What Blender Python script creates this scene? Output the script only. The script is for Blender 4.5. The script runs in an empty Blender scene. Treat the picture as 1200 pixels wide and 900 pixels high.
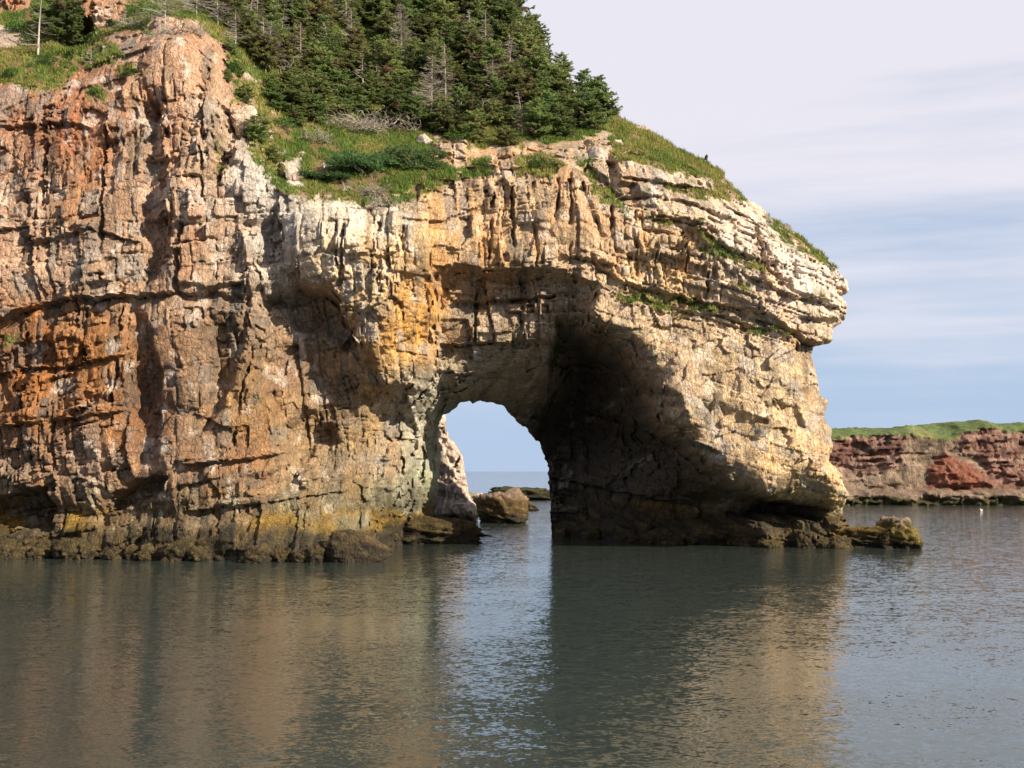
import bpy, math, random
import numpy as np
from mathutils import Vector, Matrix

# ------------------------------------------------------------------ camera, sky, sun, exposure
sc = bpy.context.scene
FPX, W0, H0 = 1500.0, 1200.0, 900.0          # focal length and size of the photograph in pixels
CAM_H, PITCH = 8.5, math.atan(102 / 1500.0)
cam = bpy.data.cameras.new('camera'); cam.sensor_width = 36.0; cam.lens = 36.0 * FPX / W0
cam.clip_start = 0.5; cam.clip_end = 60000
camera = bpy.data.objects.new('camera', cam); sc.collection.objects.link(camera)
camera.location = (0, 0, CAM_H); camera.rotation_euler = (math.pi / 2 + PITCH, 0, 0)
sc.camera = camera

SUN_AZ, SUN_EL = math.radians(55), math.radians(29)   # azimuth: to the right of straight behind the camera
S = Vector((math.sin(SUN_AZ) * math.cos(SUN_EL), -math.cos(SUN_AZ) * math.cos(SUN_EL), math.sin(SUN_EL)))
sl = bpy.data.lights.new('sun', 'SUN'); sl.energy = 5.0; sl.angle = math.radians(0.55); sl.color = (1.0, 0.87, 0.68)
sun = bpy.data.objects.new('sun', sl); sc.collection.objects.link(sun)
sun.rotation_euler = (-S).to_track_quat('-Z', 'Y').to_euler(); sun.location = (60, -60, 90)

world = bpy.data.worlds.new('World'); sc.world = world; world.use_nodes = True
wn, wl = world.node_tree.nodes, world.node_tree.links
wn.clear()
def wnode(t, **kw):
    n = wn.new(t)
    for k, v in kw.items(): setattr(n, k, v)
    return n
sky = wnode('ShaderNodeTexSky', sky_type='NISHITA', sun_disc=False)
sky.sun_elevation = SUN_EL; sky.sun_rotation = math.pi - SUN_AZ
sky.air_density = 1.0; sky.dust_density = 0.0; sky.ozone_density = 2.5
wtc = wnode('ShaderNodeTexCoord'); wsep = wnode('ShaderNodeSeparateXYZ')
wl.new(wtc.outputs['Generated'], wsep.inputs[0])
wmap = wnode('ShaderNodeMapping'); wmap.inputs['Scale'].default_value = (1.2, 1.2, 13.0); wmap.inputs['Rotation'].default_value = (0, math.radians(3), 0)
wl.new(wtc.outputs['Generated'], wmap.inputs[0])
wnoi = wnode('ShaderNodeTexNoise'); wnoi.inputs['Scale'].default_value = 2.2; wnoi.inputs['Detail'].default_value = 7; wnoi.inputs['Roughness'].default_value = 0.52
wl.new(wmap.outputs[0], wnoi.inputs['Vector'])
# a thin veil of cloud: open near the horizon in streaks, closing overhead
wadd = wnode('ShaderNodeMath', operation='MULTIPLY_ADD'); wadd.inputs[1].default_value = 0.52; wadd.inputs[2].default_value = -0.25
wl.new(wnoi.outputs['Fac'], wadd.inputs[0])
wsum = wnode('ShaderNodeMath', operation='ADD'); wl.new(wsep.outputs['Z'], wsum.inputs[0]); wl.new(wadd.outputs[0], wsum.inputs[1])
wmr = wnode('ShaderNodeMapRange', interpolation_type='SMOOTHSTEP')
wmr.inputs['From Min'].default_value = 0.01; wmr.inputs['From Max'].default_value = 0.30; wmr.inputs['To Min'].default_value = 0.14; wmr.inputs['To Max'].default_value = 0.93
wl.new(wsum.outputs[0], wmr.inputs['Value'])
wmix = wnode('ShaderNodeMix', data_type='RGBA'); wmix.inputs['B'].default_value = (7.2, 7.0, 7.65, 1)
wl.new(wmr.outputs[0], wmix.inputs['Factor']); 
whz = wnode('ShaderNodeMapRange', interpolation_type='SMOOTHSTEP'); whz.inputs['From Min'].default_value = 0.0; whz.inputs['From Max'].default_value = 0.24; whz.inputs['To Min'].default_value = 0.94; whz.inputs['To Max'].default_value = 0.45
wl.new(wsep.outputs['Z'], whz.inputs['Value'])
wair = wnode('ShaderNodeMix', data_type='RGBA'); wair.inputs['B'].default_value = (3.0, 4.35, 6.5, 1)      # blue sea air low over the water
wl.new(whz.outputs[0], wair.inputs['Factor']); wl.new(sky.outputs[0], wair.inputs['A']); wl.new(wair.outputs['Result'], wmix.inputs['A'])
wbg = wnode('ShaderNodeBackground'); wbg.inputs['Strength'].default_value = 0.058
wout = wnode('ShaderNodeOutputWorld')
wl.new(wmix.outputs['Result'], wbg.inputs['Color']); wl.new(wbg.outputs[0], wout.inputs['Surface'])

vs = sc.view_settings
vs.view_transform = 'Standard'; vs.look = 'None'; vs.exposure = 1.05; vs.gamma = 1.0; vs.use_curve_mapping = False
sc.render.engine = 'CYCLES'
sc.cycles.use_denoising = True
sc.cycles.max_bounces = 6; sc.cycles.diffuse_bounces = 3; sc.cycles.glossy_bounces = 3

# ------------------------------------------------------------------ numpy helpers
CP, SP = math.cos(PITCH), math.sin(PITCH)
def world_xz(px, py, Y):
    """point of the place seen at photograph pixel (px, py) at depth Y"""
    a = (np.asarray(px, float) - W0 / 2) / FPX; b = (H0 / 2 - np.asarray(py, float)) / FPX
    dy = CP - b * SP; dz = SP + b * CP
    return a * Y / dy, CAM_H + dz * Y / dy
def project(x, y, z):
    dz = z - CAM_H
    f = y * CP + dz * SP; u = -y * SP + dz * CP
    return W0 / 2 + FPX * x / f, H0 / 2 - FPX * u / f

def hsh(i, j, s):
    h = (np.asarray(i).astype(np.int64) * 374761393 + np.asarray(j).astype(np.int64) * 668265263 + int(s) * 974634777) & 0xffffffff
    h = ((h ^ (h >> 13)) * 1274126177) & 0xffffffff
    h = ((h ^ (h >> 15)) * 2246822519) & 0xffffffff
    return ((h ^ (h >> 16)) & 0xffffff) / float(0xffffff)
def vnoise(x, y, s=0):
    xi = np.floor(x); yi = np.floor(y); fx = x - xi; fy = y - yi
    fx = fx * fx * fx * (fx * (fx * 6 - 15) + 10); fy = fy * fy * fy * (fy * (fy * 6 - 15) + 10)
    a = hsh(xi, yi, s); b = hsh(xi + 1, yi, s); c = hsh(xi, yi + 1, s); d = hsh(xi + 1, yi + 1, s)
    return (a + (b - a) * fx) * (1 - fy) + (c + (d - c) * fx) * fy
def fbm(x, y, s=0, o=4, g=0.5):
    t = 0; amp = 1; n = 0
    for k in range(o):
        t = t + amp * vnoise(x * 2 ** k + 17.3 * k, y * 2 ** k - 9.1 * k, s + k); n += amp; amp *= g
    return t / n * 2 - 1
def noise3(x, y, z, s=0, o=3):
    return (fbm(x + 3.1 * z, y, s, o) + fbm(y + 1.7 * x, z, s + 50, o) + fbm(z - 2.3 * y, x, s + 90, o)) / 1.7
def voro(u, w, s, jit=0.8):
    ui = np.floor(u); wi = np.floor(w)
    d1 = np.full(u.shape, 1e9); d2 = np.full(u.shape, 1e9)
    ci = np.zeros(u.shape); cj = np.zeros(u.shape); du = np.zeros(u.shape); dw = np.zeros(u.shape)
    for a in (-1, 0, 1):
        for b in (-1, 0, 1):
            i = ui + a; j = wi + b
            # brick offset of every other row, then jitter
            cx = i + 0.5 + (hsh(i, j, s) - 0.5) * jit; cy = j + 0.5 + (hsh(i, j, s + 7) - 0.5) * jit
            x = u - cx; y = w - cy; d = np.sqrt(x * x + y * y)
            m = d < d1
            d2 = np.where(m, d1, np.minimum(d2, d))
            ci = np.where(m, i, ci); cj = np.where(m, j, cj); du = np.where(m, x, du); dw = np.where(m, y, dw)
            d1 = np.where(m, d, d1)
    return d2 - d1, ci, cj, du, dw
def sstep(a, b, x):
    t = np.clip((x - a) / (b - a), 0, 1); return t * t * (3 - 2 * t)
def poly_sd(X, Z, P):
    """signed distance to a polygon, positive inside"""
    P = np.asarray(P, float); n = len(P)
    d = np.full(X.shape, 1e9); ins = np.zeros(X.shape, bool)
    for k in range(n):
        x0, z0 = P[k]; x1, z1 = P[(k + 1) % n]
        ex, ez = x1 - x0, z1 - z0; L = ex * ex + ez * ez + 1e-9
        t = np.clip(((X - x0) * ex + (Z - z0) * ez) / L, 0, 1)
        d = np.minimum(d, (X - x0 - t * ex) ** 2 + (Z - z0 - t * ez) ** 2)
        c = (z0 > Z) != (z1 > Z)
        xi = x0 + (Z - z0) * ex / (ez if abs(ez) > 1e-9 else 1e-9)
        ins ^= c & (X < xi)
    d = np.sqrt(d)
    return np.where(ins, d, -d)
def line_d(X, Z, P):
    P = np.asarray(P, float); d = np.full(X.shape, 1e9)
    for k in range(len(P) - 1):
        x0, z0 = P[k]; x1, z1 = P[k + 1]
        ex, ez = x1 - x0, z1 - z0; L = ex * ex + ez * ez + 1e-9
        t = np.clip(((X - x0) * ex + (Z - z0) * ez) / L, 0, 1)
        d = np.minimum(d, (X - x0 - t * ex) ** 2 + (Z - z0 - t * ez) ** 2)
    return np.sqrt(d)

def relief_mesh(F, G, x0, z0, h, rim=None, keep=None):
    """closed skin (surface nets) of the solid F(x,z) < y < G(x,z); F, G sampled on a grid of spacing h"""
    y0 = 0.0
    nx, nz = F.shape
    sol = F < G
    def cor(A): return np.stack([A[:-1, :-1], A[1:, :-1], A[:-1, 1:], A[1:, 1:]])
    Fc, Gc, Sc = cor(F), cor(G), cor(sol)
    nS = Sc.sum(0)
    big = 1e9
    minF = np.where(Sc, Fc, big).min(0); maxF = np.where(Sc, Fc, -big).max(0)
    minG = np.where(Sc, Gc, big).min(0); maxG = np.where(Sc, Gc, -big).max(0)
    full = nS == 4; part = (nS > 0) & ~full
    if keep is not None: full &= keep; part &= keep
    keys = []
    NJ = 1 << 13; NK = nz
    def add(mask, lo, hi):
        ii, kk = np.nonzero(mask)
        a = np.floor((lo[mask] - y0) / h).astype(np.int64); b = np.floor((hi[mask] - y0) / h).astype(np.int64)
        n = b - a + 1; n = np.maximum(n, 0)
        ri = np.repeat(np.arange(len(n)), n)
        off = np.arange(n.sum()) - np.repeat(np.cumsum(n) - n, n)
        keys.append((ii[ri].astype(np.int64) * NK + kk[ri]) * NJ + a[ri] + off)
    add(full, minF, maxF); add(full if rim is None else full & rim, minG, maxG); add(part, minF, maxG)
    key = np.unique(np.concatenate(keys))
    j = key % NJ; k = (key // NJ) % NK; i = key // (NJ * NK)
    f = np.empty((2, 2, 2, len(key)), np.float32)
    for a in (0, 1):
        for c in (0, 1):
            Fv = F[i + a, k + c]; Gv = G[i + a, k + c]
            for b in (0, 1):
                y = y0 + (j + b) * h
                f[a, b, c] = np.maximum(Fv - y, y - Gv)
    acc = np.zeros((3, len(key))); cnt = np.zeros(len(key))
    for ax in range(3):
        for p in (0, 1):
            for q in (0, 1):
                c0 = [p, q]; c0.insert(ax, 0); c1 = list(c0); c1[ax] = 1
                f0 = f[tuple(c0)]; f1 = f[tuple(c1)]
                m = (f0 < 0) != (f1 < 0)
                t = np.where(m, f0 / np.where(m, f0 - f1, 1), 0)
                for d in range(3):
                    acc[d] += np.where(m, t if d == ax else c0[d], 0)
                cnt += m
    ok = cnt > 0
    newid = np.where(ok, np.cumsum(ok) - 1, -1)
    c = np.maximum(cnt, 1)
    V = np.stack([x0 + (i + acc[0] / c) * h, y0 + (j + acc[1] / c) * h, z0 + (k + acc[2] / c) * h], 1)[ok]
    def look(di, dj, dk):
        kk = ((i + di) * NK + (k + dk)) * NJ + (j + dj)
        p = np.searchsorted(key, kk); p = np.clip(p, 0, len(key) - 1)
        r = np.where((key[p] == kk) & (i + di >= 0) & (k + dk >= 0), newid[p], -1)
        return r
    quads = []
    f000 = f[0, 0, 0]
    for ax, fe, offs in ((0, f[1, 0, 0], ((0, 0, 0), (0, -1, 0), (0, -1, -1), (0, 0, -1))),
                         (1, f[0, 1, 0], ((0, 0, 0), (0, 0, -1), (-1, 0, -1), (-1, 0, 0))),
                         (2, f[0, 0, 1], ((0, 0, 0), (-1, 0, 0), (-1, -1, 0), (0, -1, 0)))):
        m = (f000 < 0) != (fe < 0)
        ids = np.stack([look(*o) for o in offs], 1)
        m &= (ids >= 0).all(1)
        q = ids[m]; s = f000[m] < 0
        q = np.where(s[:, None], q, q[:, ::-1])
        quads.append(q)
    return V, np.concatenate(quads)
def vnormals(V, Q):
    n = np.cross(V[Q[:, 2]] - V[Q[:, 0]], V[Q[:, 3]] - V[Q[:, 1]])
    N = np.zeros_like(V)
    for c in range(4):
        for d in range(3): N[:, d] += np.bincount(Q[:, c], n[:, d], len(V))
    return N / (np.linalg.norm(N, axis=1)[:, None] + 1e-9)
def mesh_np(name, V, Q, col=None, smooth=False):
    me = bpy.data.meshes.new(name); k = Q.shape[1]
    me.vertices.add(len(V)); me.vertices.foreach_set('co', np.ascontiguousarray(V, np.float32).ravel())
    me.loops.add(Q.size); me.loops.foreach_set('vertex_index', np.ascontiguousarray(Q, np.int32).ravel())
    me.polygons.add(len(Q)); me.polygons.foreach_set('loop_start', np.arange(0, Q.size, k, dtype=np.int32))
    if smooth: me.polygons.foreach_set('use_smooth', np.ones(len(Q), bool))
    me.update(calc_edges=True)
    if col is not None:
        a = me.attributes.new('Col', 'FLOAT_COLOR', 'POINT')
        c = np.ones((len(V), 4), np.float32); c[:, :col.shape[1]] = col
        a.data.foreach_set('color', c.ravel())
    return me

C = sc.collection
def obj(name, me, mat=None, parent=None):
    o = bpy.data.objects.new(name, me); C.objects.link(o)
    if mat and not me.materials: me.materials.append(mat)
    if parent: o.parent = parent
    return o
def tag(o, label=None, cat=None, group=None, kind=None):
    if label: o['label'] = label
    if cat: o['category'] = cat
    if group: o['group'] = group
    if kind: o['kind'] = kind
    return o
def empty(name, loc, rz=0, s=1):
    o = bpy.data.objects.new(name, None); C.objects.link(o); o.location = loc; o.rotation_euler = (0, 0, rz); o.scale = (s, s, s)
    o.empty_display_size = 0.2
    return o

# ------------------------------------------------------------------ materials
def mat(name):
    m = bpy.data.materials.new(name); m.use_nodes = True
    nt = m.node_tree; b = nt.nodes['Principled BSDF']
    def N(t, **kw):
        n = nt.nodes.new(t)
        for k, v in kw.items():
            if k in n.inputs and not hasattr(n, k): n.inputs[k].default_value = v
            else: setattr(n, k, v)
        return n
    return m, nt, b, N, nt.links.new
def rock_material(name, bump=0.35, scale=1.0):
    m, nt, b, N, L = mat(name)
    at = N('ShaderNodeAttribute', attribute_name='Col'); geo = N('ShaderNodeNewGeometry')
    mp = N('ShaderNodeMapping'); mp.inputs['Scale'].default_value = (1, 1, 0.55); L(geo.outputs['Position'], mp.inputs[0])
    n1 = N('ShaderNodeTexNoise'); n1.inputs['Scale'].default_value = 2.3 * scale; n1.inputs['Detail'].default_value = 5; n1.inputs['Roughness'].default_value = 0.68
    L(mp.outputs[0], n1.inputs['Vector'])
    r1 = N('ShaderNodeMapRange'); r1.inputs['From Min'].default_value = 0.3; r1.inputs['From Max'].default_value = 0.7; r1.inputs['To Min'].default_value = 0.62; r1.inputs['To Max'].default_value = 1.32
    L(n1.outputs['Fac'], r1.inputs['Value'])
    vm = N('ShaderNodeVectorMath', operation='SCALE'); L(at.outputs['Color'], vm.inputs[0]); L(r1.outputs[0], vm.inputs['Scale'])
    L(vm.outputs[0], b.inputs['Base Color'])
    b.inputs['Roughness'].default_value = 0.9; b.inputs['Specular IOR Level'].default_value = 0.25
    # fine relief: chips and hairline joints
    n2 = N('ShaderNodeTexNoise'); n2.inputs['Scale'].default_value = 5.5 * scale; n2.inputs['Detail'].default_value = 4; n2.inputs['Roughness'].default_value = 0.65
    L(mp.outputs[0], n2.inputs['Vector'])
    vo = N('ShaderNodeTexVoronoi', feature='DISTANCE_TO_EDGE'); vo.inputs['Scale'].default_value = 2.6 * scale; vo.inputs['Randomness'].default_value = 0.9
    nd = N('ShaderNodeVectorMath', operation='MULTIPLY_ADD'); nd.inputs[1].default_value = (0.12, 0.12, 0.12); L(n1.outputs['Color'], nd.inputs[0]); L(mp.outputs[0], nd.inputs[2])
    L(nd.outputs[0], vo.inputs['Vector'])
    rv = N('ShaderNodeMapRange'); rv.inputs['From Max'].default_value = 0.10; L(vo.outputs['Distance'], rv.inputs['Value'])
    vc = N('ShaderNodeTexVoronoi', feature='F1'); vc.inputs['Scale'].default_value = 3.3 * scale; L(nd.outputs[0], vc.inputs['Vector'])
    sx_ = N('ShaderNodeSeparateXYZ'); L(vc.outputs['Color'], sx_.inputs[0])
    ac = N('ShaderNodeMath', operation='MULTIPLY_ADD'); ac.inputs[1].default_value = 0.55; L(sx_.outputs[0], ac.inputs[0])
    nw = N('ShaderNodeMath', operation='MULTIPLY'); nw.inputs[1].default_value = 0.5; L(n2.outputs['Fac'], nw.inputs[0]); L(nw.outputs[0], ac.inputs[2])
    ad = N('ShaderNodeMath', operation='MULTIPLY_ADD'); ad.inputs[1].default_value = 0.30; L(rv.outputs[0], ad.inputs[0]); L(ac.outputs[0], ad.inputs[2])
    bp = N('ShaderNodeBump'); bp.inputs['Strength'].default_value = 0.9; bp.inputs['Distance'].default_value = bump; L(ad.outputs[0], bp.inputs['Height'])
    L(bp.outputs[0], b.inputs['Normal'])
    return m
M_ROCK = rock_material('cliff_rock')

# ------------------------------------------------------------------ the sea cliff with its arch
# surveyed points of the face: photograph pixel and depth in metres
CTRL = [
 # left waterline and lower face
 (-140,650,129),(0,652,127.5),(60,652,127.5),(130,654,126),(200,655,124.5),(260,656,123),(310,657,121.5),(360,656,122.5),(405,654,124.5),
 (-140,560,128),(0,560,126.5),(60,560,126),(100,600,126.5),(160,600,126),(230,600,124),(300,610,123.5),(350,620,124.5),(400,620,127),
 (-140,460,128),(0,470,126.5),(60,450,126),(130,450,125.5),(150,520,125.5),(175,470,127),(215,450,125),(215,540,124.5),(255,440,126.6),(290,460,125.5),(290,540,125),
 (-140,360,127.5),(0,390,126.8),(60,360,126),(0,330,125.5),(100,320,125.3),(180,340,126.5),(210,370,125.2),(250,380,126),(300,400,126.5),
 (-140,200,130),(0,240,128),(60,230,127.6),(110,220,127.2),(150,230,126.8),(182,240,128.3),(205,230,125.2),(232,260,125.0),(250,200,127.2),
 (-140,110,133),(0,120,131),(60,120,130.6),(110,120,130),(150,120,129),(175,130,130.5),(195,120,127.6),(225,120,127.6),(245,150,128.2),(222,55,131),(190,48,131.5),
 (258,230,128),(265,300,126.6),(285,240,127.2),(300,290,126.6),(325,270,128),(335,320,127.5),
 # recess beside the nose
 (340,360,129.2),(370,420,130.3),(345,470,129),(365,540,130.2),(330,560,127),(400,470,131.5),(395,430,131.2),
 # nose left of the arch
 (370,255,126.6),(380,300,125.8),(415,290,125.6),(415,340,126.4),(450,300,126),(450,380,128),(425,430,130),(470,420,130.5),(490,300,128),(500,350,131),
 (470,260,128),(520,262,130.5),(490,400,132.5),
 # left wall of the passage
 (430,480,131.5),(470,470,134.5),(500,470,139),(440,540,134),(480,540,141),(505,520,148),(508,580,151),(430,590,133),(470,590,142),(410,600,129),(440,625,138),(470,632,150),(510,620,156),
 # span above the arch
 (560,300,132.3),(600,260,132.8),(650,300,132.6),(640,230,133.6),(580,215,135.5),(700,290,133),(690,220,134.6),
 # niche over the opening (its step is added below)
 (540,340,133.0),(600,350,133.2),(660,350,133.2),(540,400,134),(600,410,136),(650,400,136.5),(540,450,139),(600,460,147),(560,466,148),(520,480,150),
 # right shoulder and front of the right leg
 (740,260,134.4),(740,330,134),(800,300,134.6),(820,240,137),(870,270,137.5),(850,340,135.2),(920,330,136.5),(960,330,139),(985,335,142),(930,375,137),(965,385,141),
 (720,370,134.5),(770,390,134.6),(830,400,135),(890,400,136),(940,420,138.5),(770,440,136),(830,470,136),(890,470,136),(945,480,138.6),(830,520,137),(890,540,136.6),(950,545,138),(980,580,141),(900,575,137.5),
 (688,383,134.6),(705,392,134.6),(728,398,134.8),(752,428,135),(768,462,135.3),(790,500,135.6),(822,525,136),(850,550,136.6),
 # hollow of the right leg and its foot
 (672,402,146),(690,415,150),(715,435,149),(742,475,148),(650,460,150),(640,500,160),(670,480,160),(700,460,156),(720,500,156),(670,540,164),(720,560,159),(765,530,150),(780,590,150),(700,610,162),(655,600,167),(650,630,170),
 (840,588,146),(900,602,146.5),(955,606,145.5),(840,622,147),(900,620,144),(960,620,143),(720,634,158),(780,637,152),(850,639,149),(920,641,146.5),(980,641,145.5),
 # brow and turf platform
 (300,190,130),(330,232,128.5),(300,150,134),(280,120,136),(340,200,133),(350,165,140),(400,225,131.5),(430,243,129.2),(450,195,137.5),(450,165,146),(480,235,131.3),(520,215,135.5),(550,210,138),(520,165,147.5),(556,185,142),
 # hill
 (270,60,139),(300,60,147),(300,0,162),(300,-60,180),(400,100,157),(400,40,170),(400,-60,190),(450,0,181),(520,100,163),(520,40,177),(600,140,156),(600,100,165),(610,40,180),(650,170,146),(600,185,140.5),(645,190,138.5),(560,-60,198),
 (680,110,167),(690,150,153),(700,185,141.5),(715,175,144),(720,150,155),(760,165,154),(760,185,144),(800,190,150),(800,205,142),(830,195,154),(840,215,147),(870,235,147),(890,255,145),(930,285,144),(960,305,143.5),
 (20,85,135),(60,80,136),(100,70,138),(50,40,143),(20,10,148),(110,15,144),(150,45,138),(170,20,142),(210,20,140),(200,-30,155),(100,-40,158),(0,-60,165),(245,60,134.5),(240,10,148),(-140,60,141),(-140,-40,163),
]
HX, X_LO, X_HI, Z_LO, Z_HI = 0.141, -72.0, 42.0, -1.6, 82.0
cp = np.array(CTRL, float)
cx, cz = world_xz(cp[:, 0], cp[:, 1], cp[:, 2]); cy = cp[:, 2]
def rbf_fit(cx, cz, v, c=1.2):
    n = len(cx)
    A = np.zeros((n + 3, n + 3))
    A[:n, :n] = np.sqrt((cx[:, None] - cx) ** 2 + (cz[:, None] - cz) ** 2 + c * c) - np.eye(n) * 0.25
    A[:n, n] = A[n, :n] = 1; A[:n, n + 1] = A[n + 1, :n] = cx; A[:n, n + 2] = A[n + 2, :n] = cz
    return np.linalg.solve(A, np.concatenate([v, np.zeros(3)]))
def rbf_eval(co, cx, cz, X, Z, c=1.2):
    n = len(cx); out = co[n] + co[n + 1] * X + co[n + 2] * Z
    for k in range(n): out = out + co[k] * np.sqrt((X - cx[k]) ** 2 + (Z - cz[k]) ** 2 + c * c)
    return out
co = rbf_fit(cx, cz, cy)
gx = np.arange(X_LO, X_HI, HX); gz = np.arange(Z_LO, Z_HI, HX)
st = 3
sx, sz = gx[::st], gz[::st]
if sx[-1] < gx[-1]: sx = np.append(sx, sx[-1] + st * HX)
if sz[-1] < gz[-1]: sz = np.append(sz, sz[-1] + st * HX)
F0s = rbf_eval(co, cx, cz, *np.meshgrid(sx, sz, indexing='ij'))
def bil(A, ax0, az0, h, X, Z):
    u = np.clip((X - ax0) / h, 0, A.shape[0] - 1.001); w = np.clip((Z - az0) / h, 0, A.shape[1] - 1.001)
    i = u.astype(int); k = w.astype(int); fu = u - i; fw = w - k
    return (A[i, k] * (1 - fu) + A[i + 1, k] * fu) * (1 - fw) + (A[i, k + 1] * (1 - fu) + A[i + 1, k + 1] * fu) * fw
X, Z = np.meshgrid(gx, gz, indexing='ij')
F0 = bil(F0s, X_LO, Z_LO, HX * st, X, Z)
F = F0.copy()
def P(pts, Y):   # outline given in photograph pixels, standing at depth Y
    return np.stack(world_xz(*np.array(pts, float).T[:2], Y), 1)

wob = 0.35 * fbm(X * 0.9, Z * 0.9, 5, 3); wob2 = 0.35 * fbm(X * 0.9 + 40, Z * 0.9, 6, 3)
Xw, Zw = X + wob, Z + wob2
# hollows and buttresses: outline, depth, step into the rock, softness
STEPS = [
 ([(308,350),(345,338),(388,340),(414,398),(440,438),(462,470),(474,505),(450,520),(430,565),(395,560),(365,545),(340,560),(326,490),(300,420)], 129, 2.4, 0.7),
 ([(285,262),(318,250),(340,300),(350,336),(320,340),(296,310)], 127, 1.4, 0.5),
 ([(430,470),(470,455),(500,462),(512,480),(480,500),(440,498)], 138, 1.6, 0.5),
 ([(20,405),(90,395),(105,425),(60,440),(15,432)], 126, 0.9, 0.3),
 ([(290,560),(330,545),(350,575),(310,590)], 125, 1.2, 0.4),
 ([(511,326),(530,315),(600,322),(640,317),(672,325),(700,338),(690,372),(668,385),(650,440),(640,478),(505,482),(508,400)], 133, 3.0, 0.5),
 ([(646,470),(650,405),(655,375),(690,398),(722,408),(748,445),(764,490),(800,520),(835,552),(868,574),(930,590),(990,602),(975,612),(930,608),(880,612),(820,622),(780,640),(640,660),(630,520)], 138, 6.5, 0.35),
 ([(318,352),(345,338),(385,338),(398,365),(414,400),(400,405),(375,385),(345,378)], 128, 2.6, 0.6),
 ([(330,500),(352,478),(380,500),(386,516),(360,525),(345,545)], 129, 2.2, 0.6),
 ([(120,585),(150,570),(192,556),(192,576),(150,592),(118,600)], 125, 2.6, 0.5),
 ([(-120,590),(0,582),(48,572),(56,600),(50,622),(-120,625)], 126, 3.4, 0.6),
 ([(255,120),(268,135),(276,150),(266,195),(256,215),(254,160)], 129, 3.0, 0.5),
 ([(66,15),(100,20),(112,40),(104,54),(80,64),(68,52)], 142, 3.5, 0.5),
 ([(166,105),(186,125),(194,190),(202,300),(172,335),(166,250),(170,170)], 127, 1.8, 0.5),
 ([(150,365),(170,372),(188,440),(188,545),(160,545),(152,450)], 126, 1.5, 0.5),
 ([(243,375),(272,362),(280,400),(262,480),(240,505),(246,440)], 126, 1.3, 0.5),
 ([(205,330),(280,345),(300,330),(345,330),(330,350),(280,362),(210,352)], 126, 1.0, 0.3),
 ([(690,306),(725,332),(790,346),(850,356),(905,366),(958,398),(905,382),(850,366),(780,362),(724,350),(700,330)], 135, 1.3, 0.18),
 ([(765,360),(850,370),(900,385),(880,390),(800,374),(770,368)], 135, 0.9, 0.18),
 ([(815,266),(850,290),(895,306),(925,330),(890,318),(850,302),(822,288)], 137, 1.3, 0.25),
 ([(690,188),(704,205),(735,238),(722,242),(695,225),(680,200)], 138, 1.4, 0.3),
 ([(713,182),(725,182),(728,215),(745,216),(740,232),(716,230)], 138, 1.6, 0.2),
 ([(612,186),(640,183),(660,196),(650,207),(615,206)], 139, 1.5, 0.3),
 ([(537,250),(552,246),(553,275),(541,283)], 131, 1.3, 0.2),
 ([(653,205),(660,205),(658,250),(650,262)], 133, 0.4, 0.25),
 ([(676,205),(684,215),(700,262),(712,285),(706,290),(690,260)], 134, 0.35, 0.25),
 ([(885,262),(893,270),(896,312),(888,316)], 140, 1.4, 0.2),
 ([(700,400),(720,400),(760,440),(790,500),(770,500),(740,450)], 138, -0.6, 0.8),
 ([(820,470),(900,495),(880,520),(840,500)], 136, 0.8, 0.5),
 ([(730,440),(790,465),(800,495),(760,470)], 136, 0.8, 0.5),
 ([(905,470),(935,475),(945,500),(920,500)], 138, 1.0, 0.3),
 ([(425,250),(440,236),(452,245),(446,275),(430,272)], 129, 0.9, 0.3),
 ([(382,262),(394,258),(396,300),(384,300)], 127, 1.0, 0.25),
 ([(300,250),(322,240),(330,300),(308,310)], 127, 1.5, 0.4),
]
# overhangs: the rock below the line is set back by d, fading over a height l
OVERS = [
 ([(-150,392),(0,372),(60,352),(150,345),(230,341),(285,325)], 126, 1.2, 3.0),
 ([(505,322),(690,320)], 136, 0.5, 1.0), ([(525,352),(600,350),(655,348)], 136, 1.2, 1.4), ([(505,404),(600,400),(672,398)], 137, 1.2, 1.6), ([(510,438),(570,436),(650,442)], 139, 1.0, 1.4),
 ([(-150,510),(0,500),(90,490),(150,480)], 126, 0.7, 1.5), ([(205,545),(290,538),(335,528)], 125, 0.9, 1.6), ([(-60,440),(80,428),(150,415)], 126, 0.6, 1.5),
 ([(722,214),(790,220),(838,216)], 140, 0.9, 1.0), ([(716,238),(790,236),(870,262)], 139, 0.8, 0.9), ([(735,262),(800,262),(845,275)], 138, 0.6, 0.8),
 ([(840,240),(905,262)], 142, 0.8, 0.9), ([(860,322),(930,350),(985,350)], 138, 0.9, 1.0), ([(930,398),(975,402)], 140, 2.6, 3.0),
 ([(930,375),(990,372)], 140, 0.9, 1.0), ([(655,300),(720,312)], 134, 1.0, 1.5), ([(470,262),(520,258),(565,232)], 131, 0.6, 1.2),
 ([(395,302),(470,296)], 127, 0.5, 1.0), ([(690,470),(760,500),(830,535)], 147, 1.0, 2.5), ([(650,560),(720,575),(800,590)], 154, 1.2, 2.0),
 ([(0,150),(60,146),(110,150)], 130, 0.7, 1.2), ([(90,75),(140,62),(185,60)], 133, 0.6, 1.0), ([(30,285),(110,270),(170,285)], 127, 0.7, 1.4),
 ([(210,600),(300,590),(400,575)], 124, 0.6, 1.2),
]
for pts, Y, d, s in STEPS:
    q = poly_sd(Xw, Zw, P(pts, Y)); F += d * sstep(-s, s, q)
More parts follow.
